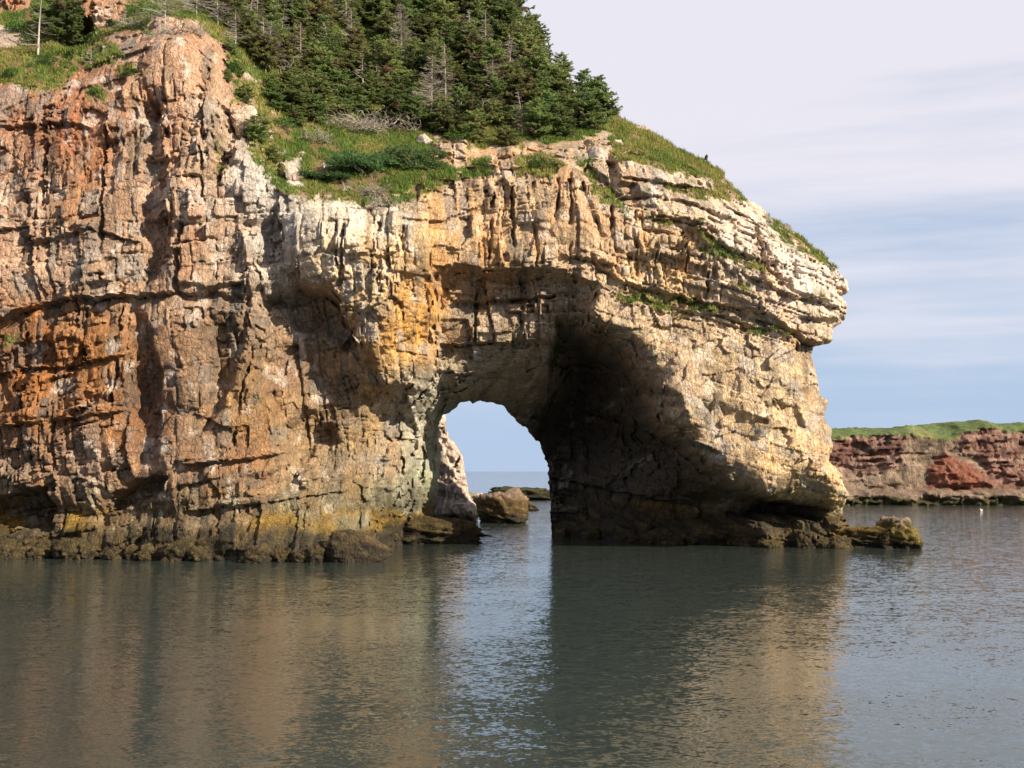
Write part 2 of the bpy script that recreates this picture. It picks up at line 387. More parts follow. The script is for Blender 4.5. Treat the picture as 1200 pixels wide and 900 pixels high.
for pts, Y, d, l in OVERS:
    p = P(pts, Y); zl = np.interp(X, p[:, 0], p[:, 1]); m = sstep(p[0, 0] - 0.4, p[0, 0] + 1.2, X) * (1 - sstep(p[-1, 0] - 1.2, p[-1, 0] + 0.4, X))
    t = zl + 0.7 * wob2 - Z
    F += m * d * np.where(t > 0, np.exp(-np.clip(t, 0, 50) / l), -0.25 * np.exp(np.clip(t, -50, 0) / (0.6 * l)))

CRACKS = [([(655,205),(652,262)],133),([(670,205),(668,300)],133),([(684,212),(705,285)],134),([(600,215),(602,312)],133),([(625,210),(629,312)],133),([(578,225),(574,300)],133),([(718,236),(714,304)],134),([(742,255),(748,322)],134),([(770,262),(767,332)],134),([(802,272),(806,338)],135),([(834,286),(829,350)],135),([(862,300),(866,352)],136),([(748,335),(772,386)],135),
 ([(120,130),(126,330)],128),([(60,110),(50,260)],129),([(230,62),(240,232)],128),([(88,350),(101,484)],126),([(30,392),(24,480)],126),([(292,400),(274,522)],126),([(212,260),(206,340)],126),([(140,360),(132,470)],126),([(400,262),(398,330)],126),([(440,256),(446,340)],126.5),([(470,262),(474,330)],127),([(560,330),(556,400)],137),([(610,328),(614,400)],137)]
for p_, y_ in CRACKS:
    F += 1.1 * sstep(-0.5, 0.25, fbm(X * 0.5, Z * 0.45, 58, 2)) * (1 - sstep(0.03, 0.30, line_d(X + 0.7 * wob, Z + 0.3 * wob2, P(p_, y_))))
# bedding: height of one marker bed along the cliff; joints follow it
bp_ = np.array([(-140,392),(0,372),(150,345),(280,325),(400,302),(520,318),(680,312),(850,364),(960,400)], float)
bx, bz = world_xz(bp_[:, 0], bp_[:, 1], np.array([127,127,126,126,126,133,134,136,140.0]))
bedz = np.interp(X, bx, bz); bedz = bedz + np.where(X > bx[-1], (X - bx[-1]) * -0.3, 0)
WB = Z - bedz
big = fbm(X * 0.05, WB * 0.05, 11, 3); 
Ux = X + 0.7 * fbm(X * 0.13, WB * 0.13, 21, 2) + 0.05 * fbm(X * 0.9, WB * 0.9, 22, 2) + WB * 0.08
Uw = WB + 0.6 * fbm(X * 0.10, WB * 0.12, 23, 2) + 0.05 * fbm(X * 0.9, WB * 0.9, 24, 2)
colm = np.maximum(sstep(6.0, -10.0, X + 14 * big) * 0.8 + 0.2, 0.8 * sstep(-1.0, 0.6, WB + 1.5 * big) * sstep(24.0, 14.0, X + 4 * big))      # columnar jointing on the left face, bedded blocks on the right
pxg, pyg = project(X, F, Z)
def P3(pts): q = np.array(pts, float); return P(q[:, :2], q[:, 2])
hill = np.maximum(poly_sd(X, Z, P3([(250,-300,165),(240,10,138),(258,50,131.5),(273,120,130),(298,178,130),(330,222,129.5),(420,236,131),(480,224,133),(555,198,139),(600,172,143),(700,172,145),(800,196,149),(850,212,150),(1100,330,147),(900,-300,190)])),
                  poly_sd(X, Z, P3([(-300,-300,170),(-200,60,140),(0,75,137),(60,85,136),(100,62,138),(150,40,138.5),(200,26,133),(236,26,133),(262,-300,165)])))
BARE = [[(716,184),(790,203),(832,212),(832,222),(790,218),(716,212)],[(-300,-20),(40,-14),(36,8),(0,14),(-300,14)],[(88,-20),(146,-20),(150,18),(122,36),(96,30)],[(176,18),(232,22),(240,40),(180,44)],[(505,165),(548,160),(548,196),(512,190)],[(332,190),(352,186),(356,214),(336,216)],[(272,118),(296,118),(296,146),(274,146)],[(688,158),(716,158),(716,200),(690,204)],[(590,168),(606,166),(606,184),(590,186)],[(720,206),(780,214),(780,234),(722,236)]]
for p_, y_ in zip(BARE, (143, 150, 145, 141, 145, 136, 136, 146, 142, 141)):
    q_ = poly_sd(Xw, Zw, P(p_, y_)); hill = np.minimum(hill, -q_); F -= 1.1 * sstep(-0.5, 0.7, q_)
rockamt = 1 - 0.85 * sstep(-0.5, 1.5, hill)
cavem = sstep(-1.0, 2.5, poly_sd(X, Z, P(STEPS[1][0], 142)))
def cuts(r, s, j=0.42):
    """irregular 1-D joints: index of the slab and where in it (0..1)"""
    i = np.floor(r); b0 = i + (hsh(i, s, 3) - 0.5) * 2 * j; b1 = i + 1 + (hsh(i + 1, s, 3) - 0.5) * 2 * j
    i = np.where(r < b0, i - 1, np.where(r >= b1, i + 1, i))
    b0 = i + (hsh(i, s, 3) - 0.5) * 2 * j; b1 = i + 1 + (hsh(i + 1, s, 3) - 0.5) * 2 * j
    return i, (r - b0) / (b1 - b0), b1 - b0
def finish(ci, cj, du, dw, tw, th, wu, ww, seed, amp, tilt, groove, g):
    r = hsh(ci, cj, seed + 11) * 2 - 1
    a = (hsh(ci, cj, seed + 12) * 2 - 1) * tilt * tw; b = (hsh(ci, cj, seed + 13) * 2 - 1.1) * tilt * 0.6 * min(th, 2 * tw)
    e = np.minimum(np.minimum(du, 1 - du) * wu * tw, np.minimum(dw, 1 - dw) * ww * th)
    gg = groove * (hsh(ci, cj, seed + 14) ** 2 * 1.6)
    return amp * r + a * (du - .5) + b * (dw - .5) + gg * (1 - sstep(0, g, e)), ci, cj
def beds(tw, th, seed, amp, tilt, groove, g=0.16, sh=0):
    j, dw, ww = cuts(Uw / th + 57 + sh, 0 * X + seed)
    i, du, wu = cuts(Ux / tw + 31 + 13 * hsh(j, seed, 5), j + seed)
    return finish(i, j, du, dw, tw, th, wu, ww, seed, amp, tilt, groove, g)
def columns(tw, th, seed, amp, tilt, groove, g=0.16, sh=0):
    i, du, wu = cuts(Ux / tw + 31 + sh, 0 * X + seed)
    j, dw, ww = cuts(Uw / th + 57 + 13 * hsh(i, seed, 5), i + seed)
    return finish(i, j, du, dw, tw, th, wu, ww, seed, amp, tilt, groove, g)
def shards(tw, th, seed, amp, tilt, jit=0.85):
    e, ci, cj, du, dw = voro(Ux / tw + 31, Uw / th + 57, seed, jit)
    a = (hsh(ci, cj, seed + 12) * 2 - 1) * tilt * tw; b = (hsh(ci, cj, seed + 13) * 2 - 1) * tilt * 0.7 * min(th, 2 * tw)
    return amp * (hsh(ci, cj, seed + 11) * 2 - 1) + a * du + b * dw, ci, cj
D1a, c1i, c1j = columns(3.0, 6.0, 101, 0.6, 0.45, 0.6, 0.18)
D1b, d1i, d1j = beds(4.6, 2.4, 201, 0.55, 0.22, 0.5, 0.2)
sh1 = 7 * hsh(c1i, c1j, 8); sh2 = 7 * hsh(d1i, 3, 8)
D2a, c2i, c2j = columns(1.2, 2.0, 301, 0.46, 0.5, 0.5, 0.14, sh1)
D2b, d2i, d2j = beds(1.6, 0.95, 401, 0.42, 0.34, 0.5, 0.14, sh2)
D3a, c3i, c3j = columns(0.5, 0.85, 501, 0.21, 0.9, 0.12, 0.13, sh1); D3s, _, _ = shards(0.6, 1.0, 511, 0.12, 0.6); D3a = 0.75 * D3a + 0.55 * D3s
D3b, d3i, d3j = beds(0.75, 0.42, 601, 0.18, 0.7, 0.12, 0.13, sh2); D3t, _, _ = shards(0.8, 0.6, 611, 0.10, 0.5); D3b = 0.7 * D3b + 0.5 * D3t
patch = sstep(-0.45, 0.5, fbm(X * 0.17, Z * 0.15, 66, 3)); patch2 = sstep(-0.5, 0.45, fbm(X * 0.25 + 30, Z * 0.25, 67, 3))
D2a *= 0.45 + 0.9 * patch; D2b *= 0.45 + 0.9 * patch; D3a *= 0.12 + 0.62 * patch2; D3b *= 0.12 + 0.62 * patch2
e_, qi, qj, qu, qw = voro((X * 0.85 + Z * 0.53 + 0.5 * wob) / 4.2 + 9, (Z * 0.85 - X * 0.53 + 0.5 * wob2) / 2.6 + 4, 791, 0.95)
DBIG = 0.42 * (hsh(qi, qj, 792) * 2 - 1) + (hsh(qi, qj, 793) * 2 - 1) * 1.1 * qu + (hsh(qi, qj, 794) * 2 - 1) * 0.8 * qw + 0.35 * (1 - sstep(0, 0.05, e_)) * (hsh(qi, qj, 795) > 0.45)
shm = sstep(12.0, 18.0, X + 3 * big) * sstep(-3.0, -1.0, WB)
DTH, _, _ = beds(5.5, 1.15, 821, 0.55, 0.10, 0.5, 0.15)
DBIG = DBIG * (1 - 0.6 * shm) + DTH * shm
DET = (DBIG + D1a * colm * 0.8 + D1b * (1 - 0.6 * colm) * 0.9 + D2a * (0.4 + 0.6 * colm) + D2b * (1 - 0.6 * colm) + D3a * (0.4 + 0.6 * colm) + D3b * (1 - 0.5 * colm))
rough = 0.75 + 0.5 * fbm(X * 0.12, Z * 0.12, 71, 2)
legm = sstep(-2.0, 2.0, poly_sd(X, Z, P([(700,395),(790,382),(880,396),(960,410),(1010,600),(900,596),(820,560),(770,500),(740,440)], 136)))
Udi = X * 0.8 + Z * 0.6; e_, li, lj, lu, lw = voro(Udi / 2.6 + 0.2 * wob, (Z * 0.8 - X * 0.6) / 1.1, 771, 0.9)
DLEG = 0.28 * (hsh(li, lj, 772) * 2 - 1) + (hsh(li, lj, 773) * 2 - 1) * 0.6 * lu + (hsh(li, lj, 774) * 2 - 1) * 0.35 * lw
DET = DET * (1 - 0.72 * legm) + DLEG * legm
# walls and vaults that run back into the rock: joints laid out along their own depth
gX, gZ = np.gradient(F, HX); gX = np.clip(gX, -5, 5); gZ = np.clip(gZ, -5, 5)
wx = sstep(0.8, 2.2, np.abs(gX)); wz = sstep(0.8, 2.2, np.abs(gZ)) * sstep(2, -1, hill)
e_, li, lj, lu, lw = voro(F / 1.5 + 0.3 * Z, Z / 1.1, 781, 0.85); dw1 = 0.30 * (hsh(li, lj, 782) * 2 - 1) + (hsh(li, lj, 783) * 2 - 1) * 0.45 * lu + (hsh(li, lj, 784) * 2 - 1) * 0.35 * lw
e_, li, lj, lu, lw = voro(X / 1.6, F / 1.3 + 0.25 * X, 785, 0.85); dw2 = 0.26 * (hsh(li, lj, 786) * 2 - 1) + (hsh(li, lj, 787) * 2 - 1) * 0.45 * lu + (hsh(li, lj, 788) * 2 - 1) * 0.35 * lw
DET = DET * (1 - 0.35 * np.maximum(wx, wz)) + wx * dw1 * np.sqrt(1 + gX ** 2) + wz * dw2 * np.sqrt(1 + gZ ** 2)
DET = DET * rough * (1 - 0.1 * cavem) + 0.25 * fbm(X * 0.25, Z * 0.2, 72, 2)
foot = sstep(3.4, 1.2, Z)      # weed-grown, wave-rounded foot
DET = DET * (1 - 0.35 * foot) + foot * (0.8 * fbm(X * 0.6, Z * 0.9, 73, 4) - 0.8) + 1.0 * np.exp(-((Z - 4.6 - 0.8 * fbm(X * .2, Z * 0, 76, 2)) / 0.9) ** 2)
F += DET * rockamt + (1 - rockamt) * (0.55 * fbm(X * 0.3, Z * 0.3, 74, 4))

# outline: skyline, end of the cliff, opening of the arch
OUT = [(-400,-500,150),(560,-260,215),(596,-30,196),(612,30,186),(640,85,178),(672,120,172),(700,138,165),(722,134,163),(742,148,161),(766,156,160),(790,174,158),(815,184,157),(832,188,157),(850,204,154),(856,214,152),(872,226,151),(896,240,150),(901,255,150),(926,270,149),(952,286,148),(980,312,147),(996,332,146.5),(991,343,146),(982,350,145.5),(991,364,145.5),(988,375,145.5),(973,384,145.5),(971,402,145),(955,406,144),(950,416,144),(953,440,144),(956,464,144),(964,471,144),(960,488,144),(968,505,144),(969,528,144),(964,540,144),(976,556,145),(989,580,146),(985,590,147),(980,600,148),(984,612,149),(990,625,149),(994,640,149),(1000,700,149),(-400,700,128)]
oa = np.array(OUT, float); ox, oz = world_xz(oa[:, 0], oa[:, 1], oa[:, 2])
HOLE = [(508,605,160),(515,585,160),(518,550,160),(518,520,160),(517,500,160),(523,490,160),(532,484,160),(542,479,160),(553,476,161),(557,479,161),(563,475,161),(577,476,161),(591,480,162),(597,488,163),(605,495,164),(616,502,165),(624,512,166),(631,522,167),(636,535,168),(639,552,168),(641,580,168),(643,605,169),(646,628,170),(648,700,170),(528,700,160),(526,632,160),(514,622,160)]
ha = np.array(HOLE, float); hx_, hz_ = world_xz(ha[:, 0], ha[:, 1], ha[:, 2])
jx = 0.25 * fbm(X * 1.6, Z * 1.6, 81, 3); jz = 0.25 * fbm(X * 1.6 + 9, Z * 1.6, 82, 3)
din = np.minimum(poly_sd(X + jx, Z + jz, np.stack([ox, oz], 1)), -poly_sd(X + jx * 0.6, Z + jz * 0.6, np.stack([hx_, hz_], 1)))
R = 2.2
u = np.clip(din / R, 0, 1)
FR = F + R * (1 - np.sqrt(np.clip(1 - (1 - u) ** 2, 0, 1))) + np.clip(-din, 0, None) * 3
BK = F0 + R + 0.6 + 16 * np.sqrt(np.clip(1 - (1 - np.clip(din / 9.0, 0, 1)) ** 2, 0, 1)) - np.clip(-din, 0, None) * 3
BK = BK + 0.8 * fbm(X * 0.3, Z * 0.3, 85, 3) * sstep(0.5, 3, din)
F = np.where(din < -2, 1e5, FR); BK = np.where(din < -2, -1e5, BK)
CLIFF_F = F
def ground_at(x, z): return bil(CLIFF_F, X_LO, Z_LO, HX, np.asarray(x, float), np.asarray(z, float))
def on_cliff(px, py, y0=112.0, y1=230.0):
    """first point of the cliff met by the sight line through a photograph pixel"""
    ys = np.arange(y0, y1, 0.1); x, z = world_xz(px, py, ys)
    hit = np.nonzero(ground_at(x, z) <= ys)[0]
    if len(hit) == 0: return None
    k = hit[0]; return Vector((float(x[k]), float(ys[k]), float(z[k])))

KX, KY = project(X, np.clip(F, 100, 260), Z)
V, Q = relief_mesh(F, BK, X_LO, Z_LO, HX, (din[:-1, :-1] < 3.0), ((KX > -130) & (KY > -90) & (hill < 2.5))[:-1, :-1])
N = vnormals(V, Q)
d3 = noise3(V[:, 0] * 1.1, V[:, 1] * 1.1, V[:, 2] * 1.1, 91, 3)
V = V + N * (d3 * 0.02)[:, None]
N = vnormals(V, Q)
VPX, VPY = project(V[:, 0], V[:, 1], V[:, 2])
xi = np.clip(((V[:, 0] - X_LO) / HX).round().astype(int), 0, len(gx) - 1); zi = np.clip(((V[:, 2] - Z_LO) / HX).round().astype(int), 0, len(gz) - 1)
def gn(sx_, sz_, sd, o): return (1.25 * fbm((X + 0.3 * F0) * sx_, (Z + 0.2 * F0) * sz_, sd, o))[xi, zi]
front = V[:, 1] < bil(F0s, X_LO, Z_LO, HX * st, V[:, 0], V[:, 2]) + 9

# rock colours (albedo): patches of mineral stain, with shade painted into the right leg's hollow
COLS = [(60,150,.36,.17,.10),(30,110,.34,.20,.13),(110,180,.36,.19,.11),(100,250,.40,.25,.16),(200,150,.48,.31,.22),(150,200,.40,.29,.22),(215,230,.54,.38,.29),(240,80,.42,.28,.2),(250,170,.46,.35,.26),(240,280,.46,.33,.25),(30,300,.44,.32,.25),(90,300,.46,.34,.26),(160,300,.42,.3,.22),
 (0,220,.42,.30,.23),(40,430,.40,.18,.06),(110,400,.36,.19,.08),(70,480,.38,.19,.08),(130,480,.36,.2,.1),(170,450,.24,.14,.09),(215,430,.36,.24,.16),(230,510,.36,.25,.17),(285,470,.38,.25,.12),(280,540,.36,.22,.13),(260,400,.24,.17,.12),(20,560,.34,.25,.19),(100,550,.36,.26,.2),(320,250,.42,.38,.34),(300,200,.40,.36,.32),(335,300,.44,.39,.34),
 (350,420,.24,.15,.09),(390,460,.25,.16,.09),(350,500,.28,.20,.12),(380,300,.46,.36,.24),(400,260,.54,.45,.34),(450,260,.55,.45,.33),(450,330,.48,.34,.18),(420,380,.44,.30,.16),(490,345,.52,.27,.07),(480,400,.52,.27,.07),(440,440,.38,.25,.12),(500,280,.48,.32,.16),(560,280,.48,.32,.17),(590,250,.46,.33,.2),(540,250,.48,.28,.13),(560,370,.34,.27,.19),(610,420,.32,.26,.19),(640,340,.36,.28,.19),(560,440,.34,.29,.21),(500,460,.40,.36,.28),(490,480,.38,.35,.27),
 (650,260,.46,.33,.2),(690,270,.44,.29,.17),(720,230,.46,.36,.25),(750,290,.50,.36,.2),(800,320,.50,.35,.18),(770,190,.52,.42,.32),(820,250,.55,.45,.35),(870,290,.64,.54,.44),(950,320,.72,.63,.54),(920,360,.60,.50,.40),(870,340,.52,.42,.3),(700,340,.44,.34,.23),(770,400,.48,.36,.23),(850,420,.46,.35,.22),(930,430,.44,.34,.21),(800,470,.44,.34,.23),(900,520,.57,.42,.24),(960,560,.58,.44,.27),(850,520,.46,.35,.22),
 (720,450,.15,.115,.085),(690,420,.16,.12,.09),(700,560,.11,.09,.07),(680,500,.11,.085,.065),(650,520,.10,.08,.06),(660,600,.09,.075,.055),(740,520,.12,.095,.07),(780,560,.13,.10,.075),(850,592,.18,.14,.10),(450,550,.34,.28,.21),(430,500,.36,.25,.13),(480,580,.32,.29,.22),(505,550,.34,.34,.23),(410,560,.33,.24,.14),(380,600,.27,.23,.16),(300,580,.33,.23,.15),(330,610,.26,.22,.15),(200,600,.26,.21,.16),(50,620,.24,.19,.15),(440,590,.27,.25,.19),(-150,300,.40,.28,.2),(-150,500,.36,.22,.13)]  # leading dark entries paint the shade inside the right leg's hollow
ca = np.array(COLS, float)
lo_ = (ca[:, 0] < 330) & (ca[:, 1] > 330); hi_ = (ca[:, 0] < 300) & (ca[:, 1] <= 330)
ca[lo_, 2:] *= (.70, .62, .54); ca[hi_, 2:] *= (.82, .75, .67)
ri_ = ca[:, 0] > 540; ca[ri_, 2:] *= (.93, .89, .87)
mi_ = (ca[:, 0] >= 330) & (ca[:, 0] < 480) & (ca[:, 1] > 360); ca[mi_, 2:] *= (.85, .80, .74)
wpx = VPX + 14 * gn(.25, .25, 131, 3); wpy = VPY + 22 * gn(.25, .18, 132, 3)
LX, LY, LS = -360.0, -260.0, 4.0
lx, ly = np.meshgrid(np.arange(LX, 1120, LS), np.arange(LY, 760, LS), indexing='ij')
num = np.zeros(lx.shape + (3,)); den = np.zeros(lx.shape)
for r in ca:
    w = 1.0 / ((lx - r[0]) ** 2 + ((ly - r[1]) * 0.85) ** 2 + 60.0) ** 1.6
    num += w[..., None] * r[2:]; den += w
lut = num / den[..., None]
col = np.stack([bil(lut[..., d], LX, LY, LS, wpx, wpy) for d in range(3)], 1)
def cell(ci, cj, s): return hsh(ci[xi, zi], cj[xi, zi], s)
la = colm[xi, zi] > 0.5
c2 = np.where(la, cell(c2i, c2j, 901), cell(d2i, d2j, 902)); c2b = np.where(la, cell(c2i, c2j, 903), cell(d2i, d2j, 904)); c3 = np.where(la, cell(c3i, c3j, 905), cell(d3i, d3j, 906))
col *= (0.74 + 0.46 * c2 + 0.24 * (c3 - 0.5))[:, None]
grey = col.mean(1, keepdims=True)
desat = np.clip((c2b - 0.62) * 1.6, 0, 0.6)[:, None]
col = col * (1 - desat) + (grey * np.array([1.06, 1.0, 0.92])) * desat
rust = (sstep(0.25, 0.75, gn(.35, .16, 141, 3)) * 0.45)[:, None]
col = col * (1 - rust) + col * np.array([1.02, 0.74, 0.5]) * rust
stain = (sstep(0.15, 0.6, gn(1.1, .12, 151, 4)) * 0.45)[:, None]     # dark run-off streaks and lichen
col = col * (1 - stain) + np.array([.10, .09, .07]) * stain
quartz = (sstep(0.42, 0.75, gn(.6, .5, 161, 3)) * 0.5 * (1 - cavem[xi, zi]))[:, None]
col = col * (1 - quartz) + np.array([.56, .48, .41]) * quartz
# shore zones: olive damp rock, ochre wrack, black weed at the water
zz = V[:, 2] + 0.7 * gn(.5, .5, 171, 3)
damp = (sstep(9.5, 4.0, zz) * 0.75)[:, None]
col = col * (1 - damp) + col * np.array([.62, .66, .52]) * damp
och = sstep(5.0, 3.8, zz) * sstep(1.6, 2.4, zz) * sstep(0.0, 0.5, gn(.22, .35, 172, 3) + 0.7 * np.exp(-((VPX - 385) / 75) ** 2))
och = (och * 0.85)[:, None]
ochc = np.array([.19, .115, .02]) * (0.6 + 0.8 * c3[:, None])
col = col * (1 - och) + ochc * och
weed = (sstep(3.4, 2.2, zz - 1.3 * sstep(630, 700, VPX) + 0.5 * gn(.3, .3, 175, 3)) * 0.93)[:, None]
weedc = np.array([.030, .024, .014]) * (0.5 + 1.2 * c3[:, None]) + np.array([.03, .018, .003]) * (c2[:, None] > 0.7)
col = col * (1 - weed) + weedc * weed

# turf
nA = gn(.7, .7, 181, 3); nB = gn(.7, .7, 182, 3)
TURF = [
 [(-300,50),(0,55),(60,45),(100,48),(135,52),(150,68),(128,74),(96,82),(66,100),(40,108),(14,98),(0,95),(-300,80)],
 [(-300,-300),(-300,35),(0,30),(40,45),(80,52),(110,45),(150,35),(180,38),(235,35),(262,55),(272,100),(276,140),(296,180),(326,226),(365,238),(400,234),(430,244),(470,240),(510,222),(556,205),(560,190),(545,184),(552,170),(600,172),(640,168),(700,158),(718,150),(722,120),(700,-300)],
 [(708,130),(722,120),(770,150),(860,205),(872,230),(845,225),(830,222),(800,204),(720,186),(712,160)],
 [(780,218),(815,212),(858,222),(875,235),(840,236),(790,228)],
 [(812,268),(848,288),(892,304),(905,318),(850,304),(818,290)], [(722,340),(792,348),(848,357),(848,367),(778,362),(722,351)], [(783,367),(817,369),(817,377),(783,375)], [(880,384),(916,383),(930,394),(878,393)],
 [(893,252),(930,268),(985,310),(978,318),(925,286),(898,266)], [(608,185),(640,180),(662,194),(652,207),(612,208)], [(676,185),(704,200),(737,238),(726,244),(692,226)], [(555,186),(575,184),(574,204),(556,206)],
 [(100,98),(120,100),(124,118),(104,120)], [(140,80),(160,76),(165,90),(142,94)], [(752,250),(790,256),(786,262),(756,258)], [(855,330),(880,335),(878,342),(858,338)], [(940,345),(965,345),(965,352),(945,352)], [(0,392),(20,394),(20,404),(0,402)], [(255,165),(262,160),(262,200),(254,205)], [(700,226),(734,236),(732,246),(704,238)],
]
lx, ly = np.meshgrid(np.arange(LX, 1120, 2.0), np.arange(LY, 430, 2.0), indexing='ij')
tl_ = np.full(lx.shape, -99.0)
for p in TURF: tl_ = np.maximum(tl_, poly_sd(lx, ly, p))
for p in BARE: tl_ = np.minimum(tl_, -poly_sd(lx, ly, p))
def turf_at(px, py, a, b_): return sstep(-4, 4, bil(tl_, LX, LY, 2.0, px + 7 * a, py + 7 * b_))
turf = turf_at(VPX, VPY, nA, nB)
turf *= np.where(N[:, 2] > -0.1, 1, 0)
out = (hill[xi, zi] > 1.0)
bare = sstep(0.08, 0.4, nA) * (N[:, 2] < 0.55)
turf = np.where(front, turf * (1 - 0.9 * bare), 1.0)
g1 = sstep(-0.5, 0.6, gn(.22, .22, 191, 3))[:, None]
gcol = np.array([.085, .125, .026]) * (1 - g1) + np.array([.19, .175, .055]) * g1
earth = (sstep(0.15, 0.55, nB) * 0.8)[:, None]
gcol = gcol * (1 - earth) + np.array([.16, .095, .05]) * earth
t_ = turf[:, None]
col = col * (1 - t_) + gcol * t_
col = np.clip(col, 0.006, 0.72)
# split: the jointed blocks of the face that can be told apart are parts of the cliff, the rest is its body
fv = Q[:, 0]; fi, fk = xi[fv], zi[fv]
lab = np.where(la[fv], (c1i[fi, fk] * 997 + c1j[fi, fk]) * 2, (d1i[fi, fk] * 997 + d1j[fi, fk]) * 2 + 1).astype(np.int64)
okf = front[fv] & (turf[fv] < 0.4) & (hill[fi, fk] < 0) & (V[fv, 2] > 2.5) & (VPX[fv] > -5) & (cavem[fi, fk] < 0.3) & (legm[fi, fk] < 0.5)
ul, inv, cnt_ = np.unique(lab[okf], return_inverse=True, return_counts=True)
keep = np.argsort(-cnt_)[:290]
rank = np.full(len(ul), -1); rank[keep] = np.arange(len(keep))
part_id = np.full(len(Q), -1); part_id[okf] = rank[inv]
def submesh(name, sel, parent=None):
    q = Q[sel]; u_, iv = np.unique(q, return_inverse=True)
    return obj(name, mesh_np(name, V[u_], iv.reshape(q.shape), col[u_]), M_ROCK, parent)
cliff = tag(submesh('sea_cliff', part_id < 0), kind='structure')
order = np.argsort(part_id, kind='stable'); cuts_ = np.searchsorted(part_id[order], np.arange(len(keep) + 1))
for k in range(len(keep)):
    sel = order[cuts_[k]:cuts_[k + 1]]
    if len(sel) > 60: submesh('rock_block', sel, cliff)
    elif len(sel): submesh('rock_chip', sel, cliff)

# the hillside behind the brow
hs_ = 3
Fh, Bh, hh = F[::hs_, ::hs_], BK[::hs_, ::hs_], hill[::hs_, ::hs_]
Fh = np.where(Fh < 1e4, Fh + 0.02, Fh)
KXh, KYh = KX[::hs_, ::hs_], KY[::hs_, ::hs_]
VH, QH = relief_mesh(Fh, Bh, X_LO, Z_LO, HX * hs_, (din[::hs_, ::hs_][:-1, :-1] < 3.0), ((KXh > -130) & (KYh > -90) & (hh > 1.9))[:-1, :-1])
NH = vnormals(VH, QH); HPX, HPY = project(VH[:, 0], VH[:, 1], VH[:, 2])
xj = np.clip(((VH[:, 0] - X_LO) / HX).round().astype(int), 0, len(gx) - 1); zj = np.clip(((VH[:, 2] - Z_LO) / HX).round().astype(int), 0, len(gz) - 1)
def gh(a, b_, sd, o): return (1.25 * fbm((X + 0.3 * F0) * a, (Z + 0.2 * F0) * b_, sd, o))[xj, zj]
hA, hB = gh(.7, .7, 181, 3), gh(.7, .7, 182, 3)
hg = sstep(-0.5, 0.6, gh(.22, .22, 191, 3))[:, None]; hcol = np.array([.085, .125, .026]) * (1 - hg) + np.array([.19, .175, .055]) * hg
he = (sstep(0.15, 0.6, hB) * 0.8)[:, None]; hcol = hcol * (1 - he) + np.array([.16, .095, .05]) * he
ht = turf_at(HPX, HPY, hA, hB)[:, None]; hcol = hcol * ht + (np.array([.42, .32, .25]) * (1 + .35 * hA[:, None])) * (1 - ht)
hillside = tag(obj('hillside', mesh_np('hillside', VH, QH, np.clip(hcol, .006, .7)), M_ROCK), kind='structure')
# ------------------------------------------------------------------ sea
m, nt, b, Nn, L = mat('sea_water')
geo = Nn('ShaderNodeNewGeometry')
b.inputs['Base Color'].default_value = (0.030, 0.040, 0.036, 1); b.inputs['Roughness'].default_value = 0.05; b.inputs['IOR'].default_value = 1.333
def wave(scale, sxy, rot, detail, rough):
    mp = Nn('ShaderNodeMapping'); mp.inputs['Scale'].default_value = (sxy[0], sxy[1], 1); mp.inputs['Rotation'].default_value = (0, 0, math.radians(rot))
    L(geo.outputs['Position'], mp.inputs[0])
    n = Nn('ShaderNodeTexNoise'); n.inputs['Scale'].default_value = scale; n.inputs['Detail'].default_value = detail; n.inputs['Roughness'].default_value = rough; n.inputs['Distortion'].default_value = 0.4
    L(mp.outputs[0], n.inputs['Vector']); return n
w1 = wave(0.9, (1, 1.4), 14, 3, 0.6); w2 = wave(4.2, (1, 1.25), -24, 3, 0.6)
def slope(n, k):
    sb = Nn('ShaderNodeVectorMath', operation='SUBTRACT'); sb.inputs[1].default_value = (.5, .5, .5); L(n.outputs['Color'], sb.inputs[0])
    ml = Nn('ShaderNodeVectorMath', operation='MULTIPLY'); ml.inputs[1].default_value = (k * .8, k, 0); L(sb.outputs[0], ml.inputs[0]); return ml
w3 = wave(0.05, (1, 2.0), 8, 2, 0.5)                                     # wind lanes: patches of calmer and of ruffled water
gust = Nn('ShaderNodeMapRange'); gust.inputs['From Min'].default_value = .35; gust.inputs['From Max'].default_value = .65; gust.inputs['To Min'].default_value = .55; gust.inputs['To Max'].default_value = 1.25; L(w3.outputs['Fac'], gust.inputs['Value'])
v1, v2 = slope(w1, .20), slope(w2, .40)
vs_ = Nn('ShaderNodeVectorMath', operation='ADD'); L(v1.outputs[0], vs_.inputs[0]); L(v2.outputs[0], vs_.inputs[1])
sp_ = Nn('ShaderNodeSeparateXYZ'); L(geo.outputs['Position'], sp_.inputs[0])          # sheltered cove in front of the cliff, open windy water beyond
opn = Nn('ShaderNodeMapRange'); opn.inputs['From Min'].default_value = 120; opn.inputs['From Max'].default_value = 230; opn.inputs['To Min'].default_value = 1.0; opn.inputs['To Max'].default_value = 3.4; L(sp_.outputs['Y'], opn.inputs['Value'])
gm = Nn('ShaderNodeMath', operation='MULTIPLY'); L(gust.outputs[0], gm.inputs[0]); L(opn.outputs[0], gm.inputs[1])
vg = Nn('ShaderNodeVectorMath', operation='SCALE'); L(vs_.outputs[0], vg.inputs[0]); L(gm.outputs[0], vg.inputs['Scale'])
vu = Nn('ShaderNodeVectorMath', operation='ADD'); vu.inputs[1].default_value = (0, 0, 1); L(vg.outputs[0], vu.inputs[0])
vn = Nn('ShaderNodeVectorMath', operation='NORMALIZE'); L(vu.outputs[0], vn.inputs[0]); L(vn.outputs[0], b.inputs['Normal'])
M_SEA = m
SR = 30000.0
